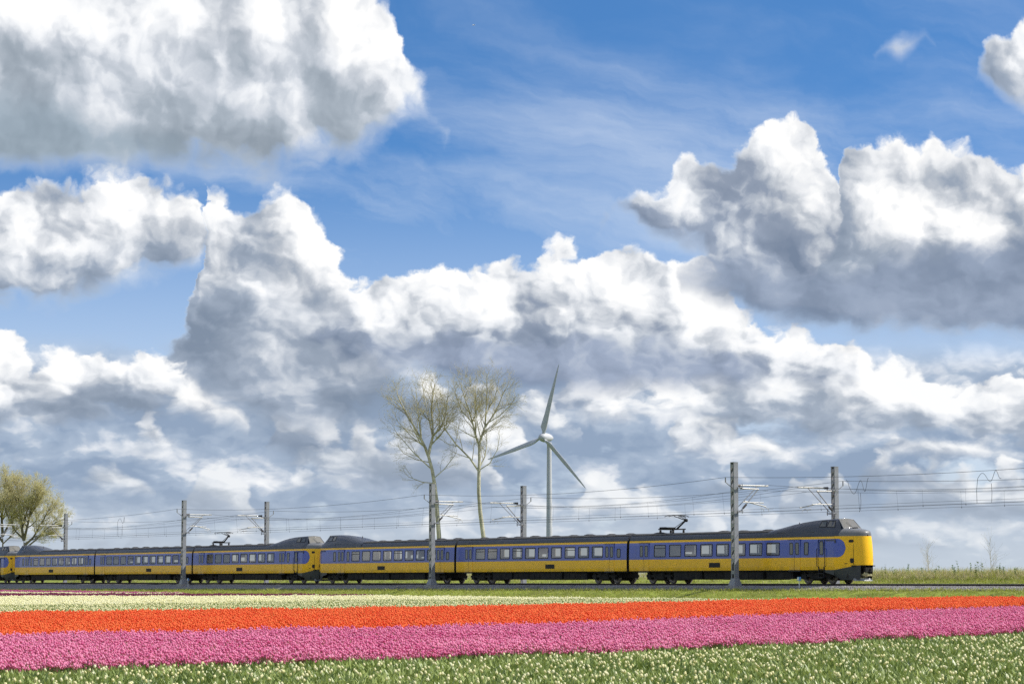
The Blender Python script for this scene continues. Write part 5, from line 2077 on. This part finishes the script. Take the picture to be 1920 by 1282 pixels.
MAG_FAR = [(-76.0, 309.3), (-58.1, 285.6), (-29.0, 224.4)]
FRONT_EDGE = [(-16.0, 31.0), (16.0, 31.0), (24.0, 74.0)]


def stretch(line, d=22.0):
    """the rows go on past both sides of the view"""
    out = list(line)
    for (ax, ay), (bx, by), at in ((line[1], line[0], 0), (line[-2], line[-1], len(line) + 1)):
        if abs(bx) > 0.20 * by:
            n = math.hypot(bx - ax, by - ay)
            out.insert(at, (bx + (bx - ax) / n * d, by + (by - ay) / n * d))
    return out


def bed(name, near, far, petal, label, pitch=0.205, n=12, furrows=(), **kw):
    near, far = stretch(near), stretch(far)
    poly = near + far[::-1]
    x, y = fill(poly, pitch)
    keep = nrng.uniform(0, 1, len(x)) > 0.02
    for u in furrows:                                    # wheel tracks left open between the planting beds
        m = min(len(near), len(far))
        line = [(near[i][0] * (1 - u) + far[i][0] * u, near[i][1] * (1 - u) + far[i][1] * u) for i in range(m)]
        for (ax, ay), (bx, by) in zip(line, line[1:]):
            dx, dy = bx - ax, by - ay
            q = np.clip(((x - ax) * dx + (y - ay) * dy) / (dx * dx + dy * dy), 0, 1)
            dist = np.hypot(x - ax - q * dx, y - ay - q * dy)
            keep &= dist > 0.28 + 0.35 * np.abs(np.sin(x * 0.7 + y * 0.31) * np.sin(x * 0.23))
    # small bare patches
    bare = np.sin(x * 0.83 + 1.7 * np.sin(y * 0.41)) * np.sin(y * 0.67 + 1.3 * np.sin(x * 0.37)) + nrng.normal(0, 0.12, len(x))
    keep &= bare < 0.97
    x, y = x[keep], y[keep]
    z = top_arr(x, y) - 0.40
    # slow swells in the height of the crop
    z = z + 0.035 * np.sin(x * 0.9 + y * 0.35) * np.sin(x * 0.31 - y * 0.2) + nrng.normal(0, 0.018, len(x))
    cl = [clump(100 + i + len(name), n, petal, 'tulip_clump', **kw) for i in range(4)]
    scatter(name, np.stack([x, y, z], 1), spin(len(x), 0.05), nrng.uniform(0.88, 1.15, len(x)), cl, label)
    return poly


polys = []
polys.append(bed('pink_tulip_bed', PINK_NEAR, PINK_FAR, M['pink'], 'broad band of pink tulips in full bloom', r=0.022, h=0.054, size=0.112, leaves=8, leaf_len=0.27, var=0.042, furrows=(0.33, 0.7)))
polys.append(bed('orange_tulip_bed', ORANGE_NEAR, ORANGE_FAR, M['orange'], 'band of orange-red tulips beyond the pink tulips', pitch=0.215, r=0.025, h=0.064, size=0.118, leaves=8, leaf_len=0.27, var=0.042, furrows=(0.66,)))
polys.append(bed('headed_tulip_strip', ORANGE_FAR[:5], CREAM_NEAR, M['cream_petal'], 'green strip of tulip leaves with the flowers picked off, behind the orange band', pitch=0.30, n=1, leaves=26, leaf_len=0.42))
polys.append(bed('cream_tulip_bed', CREAM_NEAR, CREAM_FAR, M['pale_petal'], 'pale cream band of tulips below the railway bank', pitch=0.40, n=16, r=0.036, size=0.21))
polys.append(bed('purple_tulip_row', CREAM_FAR[:3], PURPLE_FAR, M['purple'], 'narrow dark purple row of tulips at the far left', pitch=0.42, n=16, r=0.036, size=0.22))
polys.append(bed('thin_cream_tulip_row', PURPLE_FAR[:3], THIN_FAR, M['pale_petal'], 'thin cream row of tulips between the dark purple and magenta rows', pitch=0.42, n=16, r=0.036, size=0.22))
polys.append(bed('magenta_tulip_row', THIN_FAR, MAG_FAR, M['magenta'], 'magenta row of tulips at the foot of the bank, far left', pitch=0.45, n=16, r=0.036, size=0.23))

# ---- the nearest bed: mostly leaves, white-cream tulips standing singly
front = [(-26.0, 31.0), (22.0, 31.0), (40.0, 100.0), (34.0, 96.5), (20.2, 79.4)] + [(a, b - 0.25) for a, b in PINK_NEAR[::-1]]
polys.append(front)
x, y = fill(front, 0.21)
z = top_arr(x, y) - 0.40 + 0.02 * np.sin(x * 1.3 + y * 0.7)
cl = [clump(300 + i, 0, M['cream_petal'], 'leaf_clump', leaves=10, leaf_len=0.28, size=0.14, leaf_w=1.7) for i in range(5)]
scatter('tulip_leaves', np.stack([x, y, z], 1), spin(len(x), 0.08), nrng.uniform(0.8, 1.2, len(x)), cl, 'green tulip leaves filling the nearest bed')

fx, fy = fill(front, 0.35, 0.5)
dens = 0.55 + 0.45 * np.sin(fx * 0.55 + 0.3 * fy) * np.sin(fy * 0.45 - fx * 0.2 + 1.0)
edge = in_poly(fx, fy + 3.2, front) & in_poly(fx - 1.2, fy + 2.2, front)   # the strip beside the pink tulips has lost its flowers
k = (nrng.uniform(0, 1, len(fx)) < np.clip(dens, 0.28, 1.0) * np.clip(0.42 + (fy - 38.0) / 16.0, 0.42, 1.0)) & edge
fx, fy = fx[k], fy[k]
order = np.argsort(fy)
inview = (np.abs(fx) < 0.206 * fy) & (fy > 37.6)
near_idx = [i for i in order if inview[i]][:300]
rest = np.ones(len(fx), bool)
rest[near_idx] = False
rest &= ~(fy < 37.6)


def tulip_parts(seed):
    rr = random.Random(seed)
    s = MB()
    s.tube([(0, 0, 0), (.005, .004, .17), (.0, .0, .345)], [.006, .005, .0045], 5, 0)
    for q in range(2):
        blade(s, (0, 0, 0), rr.uniform(0, 6.28), rr.uniform(.22, .3), rr.uniform(.035, .05), rr.uniform(.2, .55), 1, rr)
    fl = MB()
    head(fl, (0, 0, 0), 0.024, 0.062, 0, rr, (rr.gauss(0, .12), rr.gauss(0, .12)), 6)
    return s.mesh('tulip', [M['stem'], M['leaf']]), fl.mesh('flower', [M['cream_petal']])


kinds = [tulip_parts(40 + i) for i in range(6)]
for i in near_idx:
    sm, fm = kinds[rng.randrange(6)]
    o = link('tulip', sm)
    q = rng.uniform(0.88, 1.14)
    o.location = (float(fx[i]), float(fy[i]), float(top_plane(fx[i], fy[i]) - 0.40))
    o.rotation_euler = (rng.gauss(0, .05), rng.gauss(0, .05), rng.uniform(0, 6.28))
    o.scale = (q, q, q)
    tag(o, 'cream-white tulip standing among green leaves in the nearest bed', 'tulip', 'cream-white tulips of the nearest bed')
    h = link('flower', fm, o)
    h.location = (0, 0, 0.342)
    w = rng.uniform(.85, 1.2)
    h.scale = (w, w, rng.uniform(.9, 1.15))

rx, ry = fx[rest], fy[rest]
cl = [clump(400 + i, 1, M['cream_petal'], 'single_tulip', r=0.0225, h=0.058, tall=0.335, leaves=2, size=0.02) for i in range(5)]
scatter('cream_tulips', np.stack([rx, ry, top_arr(rx, ry) - 0.40], 1), spin(len(rx), 0.06), nrng.uniform(0.88, 1.15, len(rx)), cl,
        'cream-white tulips farther back in the nearest bed')

# ------------------------------------------------------------------ grass and weeds
M['grass'] = plant_material('verge_grass', (0.23, 0.29, 0.030), (0.47, 0.48, 0.09), translucent=0.3, scale=0.25)
M['dry'] = plant_material('dry_grass', (0.42, 0.34, 0.18), (0.60, 0.53, 0.32), translucent=0.3, scale=0.4)
M['weed'] = plant_material('weed_leaf', (0.09, 0.15, 0.03), (0.16, 0.24, 0.06), translucent=0.3)


def tuft(seed, n, length, width, mats, spread=0.16, dry=0.0):
    rr = random.Random(seed)
    mb = MB()
    for _ in range(n):
        blade(mb, (rr.gauss(0, spread * .5), rr.gauss(0, spread * .5), 0), rr.uniform(0, 6.28), length * rr.uniform(.5, 1.2), width * rr.uniform(.7, 1.3), rr.uniform(.15, .8), 1 if rr.random() < dry else 0, rr)
    return mb.mesh('grass_tuft', mats)


def local_fill(t0, t1, y0, y1, pitch):
    gx, gy = np.meshgrid(np.arange(t0, t1, pitch), np.arange(y0, y1, pitch))
    gx, gy = gx.ravel() + nrng.uniform(-.5, .5, gx.size) * pitch, gy.ravel() + nrng.uniform(-.5, .5, gx.size) * pitch
    return gx, gy


def grass_patch(name, t0, t1, y0, y1, pitch, meshes, label, avoid=None, sc=(0.7, 1.2)):
    gt, gy = local_fill(t0, t1, y0, y1, pitch)
    P = np.array([trk(a, b, ground_z(a, b) - 0.01) for a, b in zip(gt, gy)])
    k = np.abs(P[:, 0]) < 0.27 * P[:, 1] + 9
    if avoid:
        for pl in avoid:
            k &= ~in_poly(P[:, 0], P[:, 1], pl)
    P = P[k]
    scatter(name, P, spin(len(P), 0.1), nrng.uniform(*sc, len(P)), meshes, label)


verge = [tuft(500 + i, 16, 0.16, 0.022, [M['grass'], M['dry']], 0.26, 0.12) for i in range(4)]
grass_patch('verge_grass', -50, 184, -36, -4.15, 0.36, verge, 'mown green grass on the bank below the track', polys)
back = [tuft(520 + i, 14, 0.26, 0.022, [M['grass'], M['dry']], 0.28, 0.2) for i in range(4)]
grass_patch('back_grass', -50, 20, 8.2, 13.4, 0.30, back, 'green grass on the low dike right of the train')
grass_patch('under_grass', 20, 180, 8.2, 12.5, 0.65, back, 'green grass seen under the train', sc=(0.9, 1.4))
tall = [tuft(540 + i, 16, 0.72, 0.016, [M['grass'], M['dry']], 0.30, 0.72) for i in range(5)]
grass_patch('rough_grass', -50, 24, 12.6, 17.5, 0.34, tall, 'tall dry rough grass along the top of the dike', sc=(0.6, 1.15))
grass_patch('far_rough_grass', 24, 178, 12.6, 17.5, 0.75, tall, 'tall dry grass behind the train, seen through its gaps', sc=(0.9, 1.4))
edge_t = [tuft(560 + i, 10, 0.24, 0.02, [M['grass'], M['dry']], 0.2, 0.15) for i in range(3)]
grass_patch('ballast_edge_grass', -50, 170, -4.6, -4.0, 0.30, edge_t, 'ragged grass tufts along the edge of the ballast', sc=(0.5, 1.3))


def weed(t, y, h, label, seed):
    rr = random.Random(seed)
    st, lf = MB(), MB()
    for q in range(rr.choice((1, 2, 2, 3))):
        b = Vector((rr.gauss(0, .10), rr.gauss(0, .10), 0))
        d = Vector((rr.gauss(0, .10), rr.gauss(0, .10), 1)).normalized()
        hh = h * rr.uniform(.72, 1.0)
        pts = [b + d * (hh * u) + Vector((0.04 * math.sin(u * 4 + q), 0, 0)) for u in (0, .33, .66, 1)]
        st.tube(pts, [.014, .012, .009, .005], 5)
        for k in range(int(9 + 8 * rr.random())):
            u = rr.uniform(.35, 1.0)
            p = b + d * (hh * u)
            a = rr.uniform(0, 6.28)
            ln, w = rr.uniform(.10, .22), rr.uniform(.04, .08)
            o = Vector((math.cos(a), math.sin(a), rr.uniform(.0, .8))).normalized()
            s = Vector((-math.sin(a), math.cos(a), 0)) * w
            lf.add([p, p + o * ln * .5 + s, p + o * ln, p + o * ln * .5 - s], ((0, 1, 2, 3),))
    root = empty('weed_plant', trk(t, y, ground_z(t, y) - 0.03))
    tag(root, label, 'weed', 'tall weeds in the rough grass')
    st.build('stem', M['stem'], root)
    lf.build('leaves', M['weed'], root)


def t_for_x(px_az, y):
    """track distance at which the line y is met in compass direction px_az (radians right of the view axis)"""
    u = math.tan(px_az)
    c, s = math.cos(TRACK_ROT), math.sin(TRACK_ROT)
    # world = O + (-t)*(c, s) + y*(-s, c)
    X0, Y0 = TRACK_O.x - y * s, TRACK_O.y + y * c
    return (X0 - u * Y0) / (c - u * s)


WEEDS = [(8.41, 1.25, 'leafy weed just right of the train nose, standing above the dry grass'), (8.62, 0.95, 'low leafy weed near the train nose'),
         (8.88, 1.30, 'bushy leafy weed, first of the pair left of the bare sapling'), (8.98, 1.38, 'bushy leafy weed, second of the pair left of the bare sapling'),
         (9.24, 1.0, 'thin weed immediately left of the first bare sapling'), (9.62, 0.95, 'small weed right of the first bare sapling'),
         (9.98, 1.1, 'two stemmed weed halfway between the two bare saplings'), (10.12, 1.42, 'tall thin stalk between the two bare saplings'),
         (10.27, 1.40, 'leafy topped weed between the saplings, right of the tall stalk'), (10.43, 1.05, 'short weed left of the tallest weed'),
         (10.60, 1.60, 'tallest leafy weed, beside the second bare sapling'), (10.93, 1.15, 'leafy weed right of the second bare sapling'),
         (11.08, 0.95, 'low weed toward the right edge of the view'), (11.33, 1.0, 'low bushy weed at the right edge of the view')]
for i, (deg, h, lab) in enumerate(WEEDS):
    yy = 13.2 + 0.8 * ((i * 37) % 10) / 10
    weed(t_for_x(math.radians(deg), yy), yy, h, lab, 700 + i)
